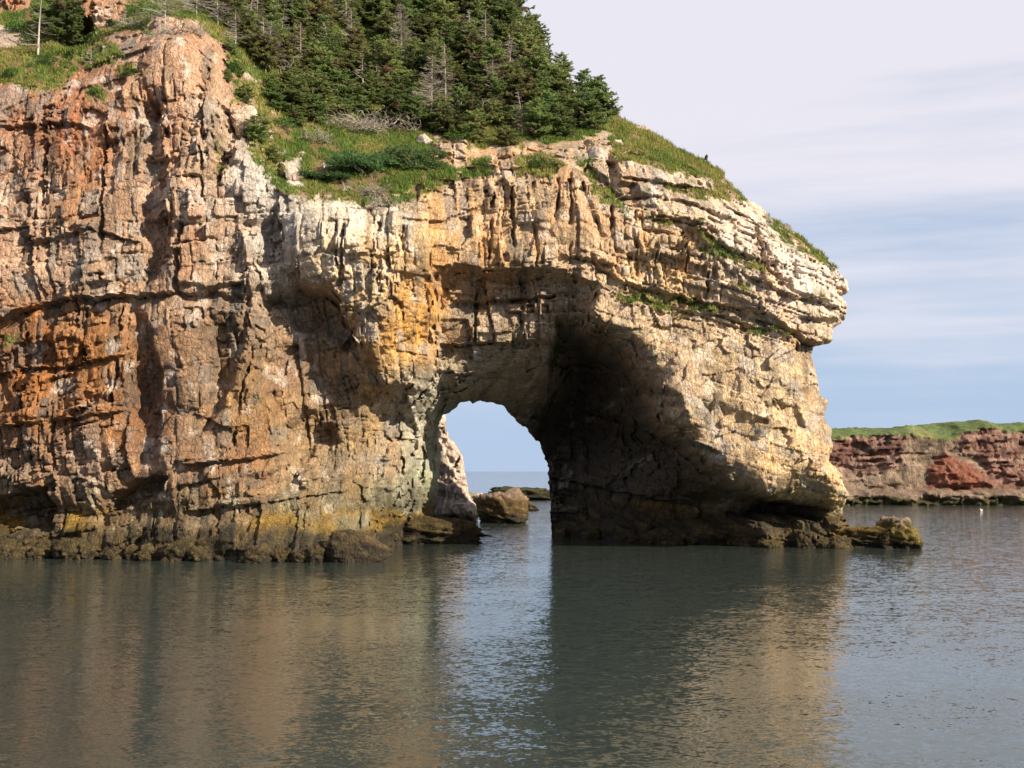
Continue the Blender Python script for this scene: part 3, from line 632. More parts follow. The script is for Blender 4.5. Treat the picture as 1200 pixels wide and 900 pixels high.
sea = tag(obj('sea', mesh_np('sea', np.array([(-SR, -300, 0), (SR, -300, 0), (SR, SR, 0), (-SR, SR, 0)], float), np.array([[0, 1, 2, 3]])), M_SEA), kind='structure')

# ------------------------------------------------------------------ smaller solids
def relief_solid(name, outl, Yf, h, face, thick, colour, R=1.5, kind=None, material=None, jitter=0.3):
    """a free-standing rock or headland: outline in photograph pixels with its depth, front relief and colour functions"""
    a = np.array(outl, float); xs, zs = world_xz(a[:, 0], a[:, 1], a[:, 2])
    x0, x1, z0, z1 = xs.min() - 1, xs.max() + 1, max(zs.min() - 1, -2.0), zs.max() + 1
    Xg, Zg = np.meshgrid(np.arange(x0, x1, h), np.arange(z0, z1, h), indexing='ij')
    jx = jitter * fbm(Xg * 1.1, Zg * 1.1, 31, 3); jz = jitter * fbm(Xg * 1.1 + 5, Zg * 1.1, 32, 3)
    di = poly_sd(Xg + jx, Zg + jz, np.stack([xs, zs], 1))
    u = np.clip(di / R, 0, 1)
    f = face(Xg, Zg, Yf); ff = f + R * (1 - np.sqrt(np.clip(1 - (1 - u) ** 2, 0, 1))) + np.clip(-di, 0, None) * 3
    g = Yf + R + 0.3 + thick * np.sqrt(np.clip(1 - (1 - np.clip(di / (2 * R), 0, 1)) ** 2, 0, 1)) - np.clip(-di, 0, None) * 3
    g = np.maximum(g, np.where(di > 0, f + R + 0.3, g))
    ff = np.where(di < -2, 1e5, ff); g = np.where(di < -2, -1e5, g)
    v, q = relief_mesh(ff, g, x0, z0, h)
    n = vnormals(v, q); v = v + n * (noise3(v[:, 0] / h * .17, v[:, 1] / h * .17, v[:, 2] / h * .17, 33, 2) * h * 0.7)[:, None]
    n = vnormals(v, q)
    o = obj(name, mesh_np(name, v, q, np.clip(colour(v, n), .006, .7)), material or M_ROCK)
    if kind: o['kind'] = kind
    return o

def shards2(Xg, Zg, tw, th, seed, amp, tilt):
    e, ci, cj, du, dw = voro(Xg / tw + 11, Zg / th + 5, seed, 0.85)
    return amp * (hsh(ci, cj, seed + 1) * 2 - 1) + (hsh(ci, cj, seed + 2) * 2 - 1) * tilt * tw * du + (hsh(ci, cj, seed + 3) * 2 - 1) * tilt * min(tw, th) * dw
# pale stack seen through the arch
def f_stack(Xg, Zg, Y): return Y + 0.35 * (Zg - 4) * 0.5 - 0.35 * (Xg + 9) + shards2(Xg, Zg, 1.6, 2.2, 61, .7, .6) + shards2(Xg, Zg, .7, .9, 62, .3, .7)
def c_stack(v, n):
    k = noise3(v[:, 0] * .8, v[:, 1] * .8, v[:, 2] * .8, 63, 3)[:, None]
    c = np.array([.52, .42, .35]) * (1 + .4 * k); d = sstep(.1, .45, k); c = c * (1 - d) + np.array([.22, .18, .15]) * d
    w = sstep(3.2, 1.8, v[:, 2] + .6 * k[:, 0])[:, None]
    return c * (1 - w) + np.array([.05, .038, .02]) * w
stack = relief_solid('rock_stack', [(440,700,188),(440,470,188),(510,474,188),(521,484,188),(523,496,188),(525,512,188),(534,517,188),(540,530,188),(545,552,188),(548,572,188),(551,586,188),(556,594,188),(560,700,188)], 186, 0.2, f_stack, 9, c_stack)
tag(stack, 'pale pinkish rock stack standing in the water just behind the arch opening', 'rock')

# far red headland
def bb(xg, pts, Y=325.0):
    a = np.array(pts, float); x, z = world_xz(a[:, 0], a[:, 1], Y); return np.interp(xg, x, z)
BROW = [(800,514),(968,513),(1010,509),(1040,508),(1075,506),(1100,513),(1125,512),(1140,503),(1165,500),(1200,503),(1400,503)]
SLIP = [(1055,508),(1072,505),(1112,514),(1130,512),(1150,535),(1158,552),(1130,545),(1112,532),(1096,548),(1088,570),(1070,582),(990,582),(985,562),(1010,556),(1050,550),(1070,530)]
def f_red(Xg, Zg, Y):
    bz_ = bb(Xg, BROW) + .5 * fbm(Xg * .25, Xg * 0, 71, 3)
    f = Y + 0.18 * Zg + shards2(Xg + .15 * Zg, Zg, 4.5, 5.0, 72, .55, .3) + shards2(Xg, Zg - .06 * Xg, 7.0, .8, 73, .75, .12) + shards2(Xg, Zg, .9, 2.2, 79, .3, .6) + 2.2 * fbm(Xg * .09, Zg * .05, 74, 3)
    sl = sstep(-1.5, 1.5, poly_sd(Xg, Zg, P(SLIP, 325))); f = f * (1 - .4 * sl) + .4 * sl * (Y + .55 * Zg - 4 + .6 * fbm(Xg * .5, Zg * .5, 75, 4))
    cone = poly_sd(Xg, Zg, P([(1088,575),(1095,548),(1112,530),(1135,540),(1165,560),(1172,578)], 325)); f -= 3.0 * sstep(-1.5, 2.5, cone)
    tf_ = sstep(-.3, .5, Zg - bz_); f = f * (1 - tf_) + tf_ * (Y + .18 * Zg + .4 * fbm(Xg * .3, Zg * .3, 87, 2)); f += np.clip(Zg - bz_, 0, None) * 3.2                     # turf back from the brow
    f -= sstep(4.2, 2.6, Zg + .8 * fbm(Xg * .2, Zg * .2, 76, 3)) * (7 + 2.5 * fbm(Xg * .25, Zg * .8, 77, 4))   # wave-cut bench
    return f
def c_red(v, n):
    x, z = v[:, 0], v[:, 2]; k = fbm(x * .35, z * .35, 78, 4)[:, None]
    bed = fbm(x * .02, (z - .06 * x) * 1.3, 79, 3)[:, None]
    c = np.array([.138, .070, .053]) * (1 + .4 * k + .7 * bed)
    pale = (sstep(.22, .4, bed[:, 0] + .25 * k[:, 0]) * .5)[:, None]; c = c * (1 - pale) + np.array([.26, .19, .15]) * pale
    sl = sstep(-1.2, 1.2, poly_sd(x + 2.5 * k[:, 0], z + 2.5 * fbm(x * .5, z * .5, 84, 4), P(SLIP, 325)) + 1.5 * fbm(x * 1.1, z * .5, 86, 3))[:, None] * .85
    c = c * (1 - sl) + (np.array([.140, .105, .072]) * (1 + .6 * k + .5 * bed)) * sl
    cone = sstep(-.8, .8, poly_sd(x + k[:, 0], z, P([(1088,578),(1095,548),(1112,530),(1135,540),(1160,560),(1166,578)], 323)))[:, None]
    c = c * (1 - cone) + np.array([.17, .065, .04]) * (1 + .4 * k) * cone
    dg = (sstep(.25, .5, fbm((x - 1.3 * z) * .45, (z + .5 * x) * .06, 88, 3)) * .45)[:, None]; c = c * (1 - dg) + np.array([.24, .19, .15]) * dg
    g = sstep(-.25, .25, z - (bb(x, BROW) + .5 * fbm(x * .25, x * 0, 71, 3) - .3 + .6 * fbm(x * .5, z * .5, 80, 3)))[:, None]
    gc = np.array([.085, .115, .036]) * (1 + .3 * k) + np.array([.07, .045, .02]) * sstep(.1, .6, fbm(x * .15, z * .3, 83, 2))[:, None]
    c = c * (1 - g) + gc * g
    lo = sstep(4.6, 3.4, z + .6 * k[:, 0])[:, None]; c = c * (1 - lo) + (np.array([.17, .12, .085]) * (1 + .5 * k)) * lo
    w = sstep(2.6, 1.2, z + 1.0 * k[:, 0])[:, None]; c = c * (1 - w) + np.array([.055, .05, .02]) * (1 + .8 * k) * w
    return c
SKY2 = [(840,700),(840,506),(968,502),(985,501),(1000,500),(1020,501),(1035,503),(1060,499),(1085,496),(1110,494),(1150,492),(1160,494),(1175,496),(1200,495),(1260,494),(1330,497),(1330,700)]
M_FAR = rock_material('red_cliff_rock', 0.5, 0.4)
red = relief_solid('far_headland', [(a, b, 338) for a, b in SKY2], 326, 0.45, f_red, 40, c_red, R=1.2, kind='structure', material=M_FAR)

# ------------------------------------------------------------------ angular boulders and reefs
def rock_mesh(name, seed, dims, cf, sub=46, npl=22, rough=.06):
    rs = np.random.RandomState(seed)
    th, ph = np.meshgrid(np.linspace(0, 2 * np.pi, sub * 2, endpoint=False), np.linspace(0.02, np.pi - .02, sub), indexing='ij')
    D = np.stack([np.sin(ph) * np.cos(th), np.sin(ph) * np.sin(th), np.cos(ph)], -1).reshape(-1, 3)
    pl = rs.normal(size=(npl, 3)); pl /= np.linalg.norm(pl, axis=1)[:, None]; dd = rs.uniform(.62, 1.0, npl)
    t = np.where(D @ pl.T > .05, dd / np.maximum(D @ pl.T, .05), 9).min(1); t = np.minimum(t, 1.15)
    kd = rs.normal(size=(90, 3)); kd /= np.linalg.norm(kd, axis=1)[:, None]; near = np.argmax(D @ kd.T, 1); t = t * (1 + .11 * (rs.rand(90) - .5))[near] * (1 + .5 * rs.normal(size=90)[near] * ((D * np.roll(kd, 1, 1)[near]).sum(1) - (kd * np.roll(kd, 1, 1)).sum(1)[near]) * .35)
    v = D * t[:, None]
    n = noise3(v[:, 0] * 3 + seed, v[:, 1] * 3, v[:, 2] * 3, seed, 4); n2_ = noise3(v[:, 0] * 9 + seed, v[:, 1] * 9, v[:, 2] * 9, seed + 3, 3); v = v * (1 + rough * (2.2 * n + 1.0 * n2_))[:, None] * np.array(dims)
    a = np.arange(sub * 2 * sub).reshape(sub * 2, sub); q = np.stack([a[:, :-1], a[:, 1:], np.roll(a, -1, 0)[:, 1:], np.roll(a, -1, 0)[:, :-1]], -1).reshape(-1, 4)
    return mesh_np(name, v, q, np.clip(cf(v, n), .006, .7))
def c_weedy(top, ochre, zt, z0):
    def f(v, n):
        z = v[:, 2] + z0; k = n[:, None]
        c = np.array(top) * (1 + .5 * k)
        if zt is None: return c
        o = (sstep(zt + .9, zt + .2, z + .9 * n))[:, None]; c = c * (1 - o) + np.array(ochre) * (1 + .9 * k) * o
        w = sstep(zt * .62, zt * .28, z + .9 * n)[:, None]; return c * (1 - w) + np.array([.028, .022, .012]) * (1 + k) * w
    return f
def boulder(name, px, py_w, dims, seed, label, cat, top=(.30, .24, .18), ochre=(.10, .065, .016), zt=1.5, sink=.35, Y=None, z=None, rz=0, group=None, rough=.06):
    Yd = Y or FPX * CAM_H / (py_w - 552.0)
    zc = (dims[2] * (1 - 2 * sink)) if z is None else z
    o = obj(name, rock_mesh(name, seed, dims, c_weedy(top, ochre, zt, zc), rough=rough), M_ROCK)
    o.location = (world_xz(px, py_w, Yd)[0], Yd + dims[1] * .6, zc); o.rotation_euler = (0, 0, rz)
    return tag(o, label, cat, group)
boulder('reef', 1022, 641, (6.2, 3.4, 1.9), 5, 'long low dark weed covered reef off the end of the arch leg', 'reef', zt=2.6, top=(.10, .08, .05), sink=.24, rough=.09)
boulder('boulder', 1058, 642, (3.0, 2.8, 2.3), 8, 'rounded knob of rock with ochre weed at the reef tip', 'boulder', zt=2.3, top=(.2, .15, .1), ochre=(.10, .075, .02), sink=.3, rough=.10)
boulder('boulder', 587, 613, (5.6, 4.2, 3.4), 12, 'large brown weed covered boulder in the channel behind the arch', 'boulder', ochre=(.085, .055, .022), top=(.17, .12, .08), zt=3.6, sink=.24, rough=.10)
boulder('boulder', 540, 610, (4.2, 3.0, 2.9), 17, 'grey brown boulder between the pale stack and the large weedy boulder', 'boulder', ochre=(.10, .065, .03), top=(.25, .21, .16), zt=2.4, sink=.2)
boulder('boulder', 618, 598, (2.6, 2.2, 1.5), 19, 'small flat weedy boulder beyond the large boulder in the channel', 'boulder', zt=2.0)
for k, (px, py, d, sd) in enumerate([(560,600,(1.6,1.4,1.6),23),(573,600,(1.3,1.2,1.5),24),(583,601,(1.6,1.2,1.3),25),(594,602,(1.2,1.1,1.0),26)]):
    boulder('rubble_block', px, py, d, sd, 'pale pink rubble block lying behind the large weedy boulder', 'rock', Y=222, z=3.6 - .35 * k, top=(.5, .38, .3), zt=.3, group='pale rubble blocks behind the channel boulder')
reef2 = boulder('far_reef', 612, 586, (12.5, 6.0, 2.7), 31, 'low olive reef on the open sea beyond the arch', 'reef', zt=4.0, ochre=(.045, .042, .016), sink=.3, rough=.10)
boulder('far_reef', 590, 583, (9.0, 5.0, 1.4), 33, 'lower flat tail of the olive reef beyond the arch', 'reef', zt=4.0, ochre=(.045, .04, .016), sink=.3, rough=.10)
boulder('shore_rock', 404, 658, (3.6, 2.4, 2.1), 41, 'rounded black weedy rock at the waterline under the ochre ledge', 'rock', zt=3.2, top=(.10, .08, .05), ochre=(.06, .042, .02), sink=.3)
boulder('shore_rock', 484, 637, (7.0, 4.6, 2.9), 43, 'dark weedy ledge rock at the left foot of the arch opening', 'rock', zt=2.9, top=(.15, .115, .08), ochre=(.06, .042, .016), sink=.3, rough=.1)
boulder('shore_rock', 508, 634, (2.6, 2.2, 2.0), 44, 'small black rock jutting into the channel at the arch opening', 'rock', zt=3.0, ochre=(.05, .035, .02), sink=.3)
boulder('shore_rock', 445, 640, (3.0, 2.2, 1.7), 45, 'low brown rock between the ochre ledge and the arch opening', 'rock', zt=2.6, ochre=(.07, .05, .02), sink=.3)
boulder('shore_rock', 20, 650, (3.8, 2.6, 2.6), 46, 'dark weedy rock below the sea cave in the rusty cliff', 'rock', zt=2.8, top=(.16, .12, .09), ochre=(.09, .06, .02), sink=.3)
boulder('shore_rock', 85, 652, (3.0, 2.0, 2.0), 47, 'ochre topped rock beside the sea cave in the rusty cliff', 'rock', zt=2.0, ochre=(.14, .09, .02), sink=.3)
# broken ledge along the foot of the cliff
FR_ = random.Random(12)
fm = [rock_mesh('ledge_rock', 60 + k, (1.0, .8, .75), c_weedy((.06, .046, .03), (.05, .036, .014), 1.0, .3), sub=26, rough=.09) for k in range(6)]
for k in range(58):
    px = FR_.uniform(-8, 445) if k < 36 else FR_.uniform(660, 985)
    c = on_cliff(px, 644 if px < 450 else 634)
    if c is None: continue
    s_ = FR_.uniform(.6, 1.9); o = obj('ledge_rock', fm[k % 6], M_ROCK); o.location = (c.x, c.y - FR_.uniform(-.3, .9), FR_.uniform(-.1, .5) * s_); o.rotation_euler = (FR_.uniform(-.3, .3), FR_.uniform(-.3, .3), FR_.uniform(0, 6)); o.scale = (s_ * FR_.uniform(.8, 1.6), s_, s_)
    tag(o, 'small dark weedy rock in the broken ledge at the foot of the rusty cliff' if px < 450 else 'small dark weedy rock in the broken ledge at the foot of the arch leg', 'rock', 'ledge rocks along the rusty cliff foot' if px < 450 else 'ledge rocks along the arch leg foot')
# blocks lying on the turf
for px, py, d, sd, lb, tp in [(284,142,(1.7,1.2,1.7),51,'pale squarish boulder on the turf slope beside the rock pillar',(.52,.40,.30)),
    (498,168,(1.2,.9,1.1),52,'pale boulder at the edge of the dead brush above the turf knoll',(.46,.39,.33)),(450,250,(1.2,.9,.9),53,'pale boulder on the cliff brow under the dead roots',(.52,.43,.34)),
    (344,205,(1.0,.8,.8),54,'pinkish stone half sunk in the turf above the grey folded rock',(.42,.33,.28)),(352,182,(.8,.7,.6),55,'small pinkish stone higher up the turf above the grey folded rock',(.42,.34,.29)),
    (900,262,(.6,.5,.7),56,'small grey stone standing on the skyline turf of the shoulder',(.26,.23,.2)),(920,268,(.7,.5,.8),57,'upright dark stone on the skyline below the smaller grey one',(.2,.17,.14)),
    (750,152,(1.0,.8,.7),58,'pinkish stone on the grass ridge beside the skyline bush',(.46,.32,.26)),(722,168,(.9,.8,.6),59,'pale stone on the grass shoulder under the spruces',(.46,.38,.3))]:
    c = on_cliff(px, py)
    if c is None: continue
    o = obj('boulder', rock_mesh('boulder', sd, d, c_weedy(tp, tp, None, 0), sub=20), M_ROCK); o.location = (c.x, c.y + d[1] * .35, c.z - d[2] * .05); tag(o, lb, 'boulder')

# ------------------------------------------------------------------ vegetation
def leaf_material(name, base, rnd=0.35, trans=0.25):
    m, nt, b, N_, L_ = mat(name)
    at = N_('ShaderNodeAttribute', attribute_name='Col'); oi = N_('ShaderNodeObjectInfo')
    hs = N_('ShaderNodeHueSaturation'); L_(at.outputs['Color'], hs.inputs['Color'])
    r1 = N_('ShaderNodeMapRange'); r1.inputs['To Min'].default_value = 1 - rnd; r1.inputs['To Max'].default_value = 1 + rnd; L_(oi.outputs['Random'], r1.inputs['Value']); L_(r1.outputs[0], hs.inputs['Value'])
    ml = N_('ShaderNodeMath', operation='MULTIPLY'); ml.inputs[1].default_value = 7.31; L_(oi.outputs['Random'], ml.inputs[0])
    fr = N_('ShaderNodeMath', operation='FRACT'); L_(ml.outputs[0], fr.inputs[0])
    r2 = N_('ShaderNodeMapRange'); r2.inputs['To Min'].default_value = 0.468; r2.inputs['To Max'].default_value = 0.520; L_(fr.outputs[0], r2.inputs['Value']); L_(r2.outputs[0], hs.inputs['Hue'])
    tl = N_('ShaderNodeBsdfTranslucent'); L_(hs.outputs[0], tl.inputs['Color']); mx = N_('ShaderNodeMixShader'); mx.inputs[0].default_value = trans
    L_(b.outputs[0], mx.inputs[1]); L_(tl.outputs[0], mx.inputs[2]); L_(mx.outputs[0], nt.nodes['Material Output'].inputs['Surface'])
    L_(hs.outputs[0], b.inputs['Base Color']); b.inputs['Roughness'].default_value = 0.75; b.inputs['Specular IOR Level'].default_value = 0.2
    return m
M_NEEDLE = leaf_material('spruce_needles', None, .35, .5); M_LEAF = leaf_material('shrub_leaves', None, .2); M_GRASS = leaf_material('grass_blades', None, .0)
m, nt, b, N_, L_ = mat('bark'); b.inputs['Roughness'].default_value = .9
nz_ = N_('ShaderNodeTexNoise'); nz_.inputs['Scale'].default_value = 6; cr = N_('ShaderNodeValToRGB'); cr.color_ramp.elements[0].color = (.10, .075, .055, 1); cr.color_ramp.elements[1].color = (.27, .22, .18, 1)
L_(nz_.outputs['Fac'], cr.inputs[0]); L_(cr.outputs[0], b.inputs['Base Color']); M_BARK = m
m, nt, b, N_, L_ = mat('weathered_deadwood'); b.inputs['Roughness'].default_value = .9
nz_ = N_('ShaderNodeTexNoise'); nz_.inputs['Scale'].default_value = 3; cr = N_('ShaderNodeValToRGB'); cr.color_ramp.elements[0].position = .3; cr.color_ramp.elements[0].color = (.17, .14, .11, 1); cr.color_ramp.elements[1].position = .7; cr.color_ramp.elements[1].color = (.48, .43, .37, 1)
L_(nz_.outputs['Fac'], cr.inputs[0]); L_(cr.outputs[0], b.inputs['Base Color']); M_DEAD = m

class Soup:
    def __init__(s): s.v = []; s.f = []; s.c = []; s.n = 0; s.t = {}
    def quad(s, pts, c):
        s.v.append(np.asarray(pts, float)); s.f.append(np.arange(s.n, s.n + 4)); s.c.append(np.tile(c, (4, 1))); s.n += 4
    def tube(s, pts, r0, r1, k=4, c=(.2, .18, .15)):
        s.t.setdefault((len(pts), k), []).append((pts, r0, r1))
    def flush(s):
        for (n, k), lst in s.t.items():
            pts = np.array([l[0] for l in lst], float); m_ = len(lst); ang = np.arange(k) * 2 * np.pi / k
            d = np.gradient(pts, axis=1); d /= np.linalg.norm(d, axis=2)[..., None] + 1e-9
            up = np.where(np.abs(d[..., 2:3]) > .9, np.array([1., 0, 0]), np.array([0, 0, 1.]))
            a = np.cross(d, up); a /= np.linalg.norm(a, axis=2)[..., None] + 1e-9; b_ = np.cross(d, a)
            r = np.array([np.linspace(l[1], l[2], n) for l in lst])[..., None, None]
            v = pts[:, :, None] + r * (a[:, :, None] * np.cos(ang)[:, None] + b_[:, :, None] * np.sin(ang)[:, None])
            s.v.append(v.reshape(-1, 3)); s.c.append(np.full((m_ * n * k, 3), .2))
            i = (np.arange(m_)[:, None, None] * n + np.arange(n - 1)[None, :, None]) * k + s.n; j = np.arange(k)
            s.f.append(np.stack([i + j, i + (j + 1) % k, i + k + (j + 1) % k, i + k + j], -1).reshape(-1, 4)); s.n += m_ * n * k
        s.t = {}
    def mesh(s, name):
        s.flush(); return mesh_np(name, np.concatenate(s.v), np.concatenate([f.reshape(-1, 4) for f in s.f]), np.concatenate(s.c))
def sprays(sp, p, d, L, w, rs, c):
    d = d / (np.linalg.norm(d, axis=1)[:, None] + 1e-9); n = len(p)
    a = np.cross(d, rs.normal(size=(n, 3)) * .35 + np.array([0, 0, 1.])); a /= np.linalg.norm(a, axis=1)[:, None] + 1e-9
    L = L[:, None]; mid = p + d * L * .5; mid[:, 2] += .05 * L[:, 0]; tip = p + d * L; tip[:, 2] -= .06 * L[:, 0]; a = a * (w[:, None] * .5)
    sp.v.append(np.stack([p, mid + a, tip, mid - a], 1).reshape(-1, 3)); sp.f.append(np.arange(sp.n, sp.n + 4 * n).reshape(-1, 4)); sp.c.append(np.repeat(c, 4, 0)); sp.n += 4 * n
def spray(sp, p, d, L, w, rs, c):
    """one needle-covered twig: a slim leaf shape"""
    d = d / (np.linalg.norm(d) + 1e-9)
    n = rs.normal(size=3) * .35 + np.array([0, 0, 1.]); a = np.cross(d, n); a /= np.linalg.norm(a) + 1e-9
    mid = p + d * L * .5 + np.array([0, 0, .05 * L])
    sp.quad([p, mid + a * w * .5, p + d * L - np.array([0, 0, .06 * L]), mid - a * w * .5], c)
GREEN = np.array([.155, .212, .074]); OLIVE = np.array([.20, .185, .08])
def conifer(seed, H, base, rad, shape=0.75, brown=0.0, lean=0.0):
    rs = np.random.RandomState(seed); cr_ = Soup(); tr = Soup()
    bend = rs.normal(size=2) * .03 * H + np.array([lean * H, 0])
    def axis(t): return np.array([bend[0] * t * t, bend[1] * t * t, H * t])
    tr.tube([axis(t) for t in np.linspace(-.06, .97, 9)], .022 * H + .02, .01, 6)
    z = base
    while z < .985:
        s_ = (z - base) / (1 - base)
        R_ = rad * ((1 - s_) ** shape) * (.35 + .65 * min(1, (s_ + .12) / .22)) + .10
        nb = rs.randint(5, 8) if s_ < .8 else 4
        a0 = rs.uniform(0, 6.28)
        for b_ in range(nb):
            if rs.rand() < .10: continue
            az = a0 + b_ * 6.283 / nb + rs.normal() * .25; r = R_ * rs.uniform(.6, 1.18)
            o = axis(z + rs.normal() * .008); out = np.array([math.cos(az), math.sin(az), 0])
            drop = rs.uniform(-.28, .12) - .12 * (1 - s_); 
            pts = [o + out * r * t + np.array([0, 0, r * (drop * t + .22 * t * t)]) for t in (0, .35, .7, 1.0)]
            tr.tube(pts, .012 + .008 * r, .006, 3)
            cb = (GREEN * (1 - brown) + OLIVE * brown) * rs.uniform(.75, 1.3)
            if rs.rand() < .05 + .3 * brown: cb = np.array([.17, .13, .08]) * rs.uniform(.7, 1.2)
            n = max(4, int(r / .15))
            t = .12 + .88 * (np.arange(n) + rs.rand(n)) / n
            q = o + out * (r * t)[:, None]; q[:, 2] += r * (drop * t + .22 * t * t)
            for sd in (-1, 1, 0):
                if sd:
                    aa = az + sd * rs.uniform(.4, 1.1, n); dd = np.stack([np.cos(aa), np.sin(aa), rs.normal(size=n) * .2 + .05], 1); ln = (.30 + .34 * r * (1.05 - t)) * rs.uniform(.8, 1.25, n); wd = .15 + .22 * ln
                else:
                    dd = out + np.stack([rs.normal(size=n) * .4, rs.normal(size=n) * .4, rs.uniform(.1, .9, n)], 1); ln = np.full(n, .34); wd = np.full(n, .19)
                sprays(cr_, q, dd, ln, wd, rs, cb * rs.uniform(.8, 1.3, n)[:, None])
        z += (.30 + .14 * rs.rand()) / H * (1.3 - .4 * s_)
    top = axis(1.0)
    for k in range(5): spray(cr_, top - np.array([0, 0, .1 * k]), np.array([rs.normal() * .3, rs.normal() * .3, 1]), .3, .09, rs, GREEN * 1.2)
    return cr_.mesh('crown'), tr.mesh('trunk')
def deadtree(seed, H, rad, base=.12, dense=1.0, twig=1.0):
    rs = np.random.RandomState(seed); br = Soup(); tr = Soup(); bend = rs.normal(size=2) * .05 * H
    def axis(t): return np.array([bend[0] * t * t, bend[1] * t * t, H * t])
    tr.tube([axis(t) for t in np.linspace(-.06, 1, 9)], .016 * H + .03, .012, 6)
    z = base
    while z < .97:
        s_ = (z - base) / (1 - base)
        for b_ in range(rs.randint(2, 6)):
            az = rs.uniform(0, 6.28); r = rad * (1 - s_) ** .7 * rs.uniform(.35, 1.1) + .12; out = np.array([math.cos(az), math.sin(az), 0]); o = axis(z)
            dr = rs.uniform(-.35, .15)
            pts = [o + out * r * t + np.array([rs.normal() * .03, rs.normal() * .03, r * (dr * t + .15 * t * t)]) for t in (0, .3, .6, 1)]
            br.tube(pts, .02 + .008 * r, .009, 3)
            for k in range(int(3.6 * r * twig)):
                t = rs.uniform(.25, 1); p0 = o + out * r * t + np.array([0, 0, r * (dr * t + .15 * t * t)]); aa = az + rs.choice([-1, 1]) * rs.uniform(.4, 1.1)
                p1 = p0 + np.array([math.cos(aa), math.sin(aa), rs.normal() * .35]) * rs.uniform(.2, .5) * (.4 + r * .4)
                br.tube([p0, (p0 + p1) / 2 + rs.normal(size=3) * .03, p1], .012, .006, 3)
        z += rs.uniform(.18, .38) / H / dense
    return br.mesh('branches'), tr.mesh('trunk')
def brush_mesh(seed, sx_, sy_, sz_, n):
    rs = np.random.RandomState(seed); b_ = Soup()
    for k in range(n):
        p = np.array([rs.uniform(-1, 1) * sx_, rs.uniform(-1, 1) * sy_, rs.uniform(-.15, .25) * sz_]); a = rs.uniform(0, 6.28); d = np.array([math.cos(a), math.sin(a), rs.uniform(.0, 1.1)]); pts = [p]
        L = rs.uniform(.6, 1.8) * (sx_ + sz_) * .28
        for q in range(5):
            d = d / np.linalg.norm(d) + rs.normal(size=3) * .38; pts.append(pts[-1] + d / np.linalg.norm(d) * L / 5)
        b_.tube(pts, rs.uniform(.025, .055), .012, 3)
        for q in range(3):
            p0 = pts[rs.randint(2, 6)]; p1 = p0 + rs.normal(size=3) * .3 * np.array([1, 1, .8]); b_.tube([p0, p1], .016, .007, 3)
    return b_.mesh('dead_brush')
def shrub_meshes(seed, rx, ry, rz, base, n=1500, leaf=.16, kind='leaf'):
    rs = np.random.RandomState(seed); lf = Soup(); st_ = Soup()
    cl = [(rs.normal(size=3) * np.array([.45, .45, .3]) + np.array([0, 0, .5]), rs.uniform(.3, .6)) for _ in range(14)]
    for c_, r_ in cl: st_.tube([np.array([0, 0, -.25 * rz]), c_ * np.array([rx, ry, rz]) * .5, c_ * np.array([rx, ry, rz])], .05, .015, 4)
    ix = rs.randint(0, len(cl), n); cc = np.array([c_ for c_, r_ in cl])[ix]; rr = np.array([r_ for c_, r_ in cl])[ix]
    d = rs.normal(size=(n, 3)); d /= np.linalg.norm(d, axis=1)[:, None]; d[:, 2] = np.abs(d[:, 2]) * .9 - .15
    p = (cc + d * (rr * rs.uniform(.7, 1, n))[:, None]) * np.array([rx, ry, rz]); p[:, 2] = np.maximum(p[:, 2], -.1)
    dd = d + rs.normal(size=(n, 3)) * .5
    if kind == 'needle': dd[:, 2] *= .45
    f_ = (2.4, .75) if kind == 'needle' else (1.1, .8)
    sprays(lf, p, dd, leaf * f_[0] * rs.uniform(.7, 1.3, n), np.full(n, leaf * f_[1]), rs, base * rs.uniform(.7, 1.35, n)[:, None])
    return lf.mesh('crown'), st_.mesh('stem')
def thing(name, parts, loc, label, cat, group=None, rz=0., s=1., sz=1.):
    e = empty(name, loc, rz); e.scale = (s, s, s * sz)
    for nm, me, ma in parts:
        p_ = obj(nm, me, ma, e)
        if nm == 'branches': p_['kind'] = 'stuff'
    return tag(e, label, cat, group)
rnd = random.Random(4)
SPR = []
for k, (H, bs, rd, shp, br) in enumerate([(6.4,.10,2.7,.42,.05),(6.0,.16,3.0,.33,.25),(7.0,.20,2.4,.45,.15),(5.6,.05,3.0,.36,.05),(5.0,.08,2.9,.30,.45),(6.4,.28,2.7,.34,.6),(6.2,.10,2.3,.48,0.),(4.6,.03,2.9,.30,.2)]):
    c_, t_m = conifer(300 + k, H, bs, rd, shp, br, lean=(-.10 if k % 2 else .06)); SPR.append((c_, t_m, H, br, bs))
def spruce(px, py, k, s, label, group=None, rz=None, sz=1.):
    c_ = on_cliff(px, py)
    if c_ is None: return None
    cm_, tm_, H, br, bs = SPR[k]
    return thing('spruce_tree', [('crown', cm_, M_NEEDLE), ('trunk', tm_, M_BARK)], (c_.x, c_.y + .15, c_.z), label, 'tree', group, rnd.uniform(0, 6.28) if rz is None else rz, s, sz)
FOREST = np.array([(222,-8),(246,24),(282,50),(305,85),(318,125),(345,150),(395,142),(430,142),(470,156),(530,162),(575,172),(640,170),(698,158),(702,142),(672,118),(640,84),(614,34),(600,-10)], float)
used = []
cand = []
for tries in range(26000):
    px, py = rnd.uniform(222, 705), rnd.uniform(-10, 174)
    if float(poly_sd(np.array([px]), np.array([py]), FOREST)[0]) < 0: continue
    if px < 340 and rnd.random() < .25: continue
    if any(abs(px - a) < 23 and abs(py - b) < 13 and math.hypot((px - a) / 23, (py - b) / 13) < 1 for a, b in cand): continue
    cand.append((px, py))
    if len(cand) >= 190: break
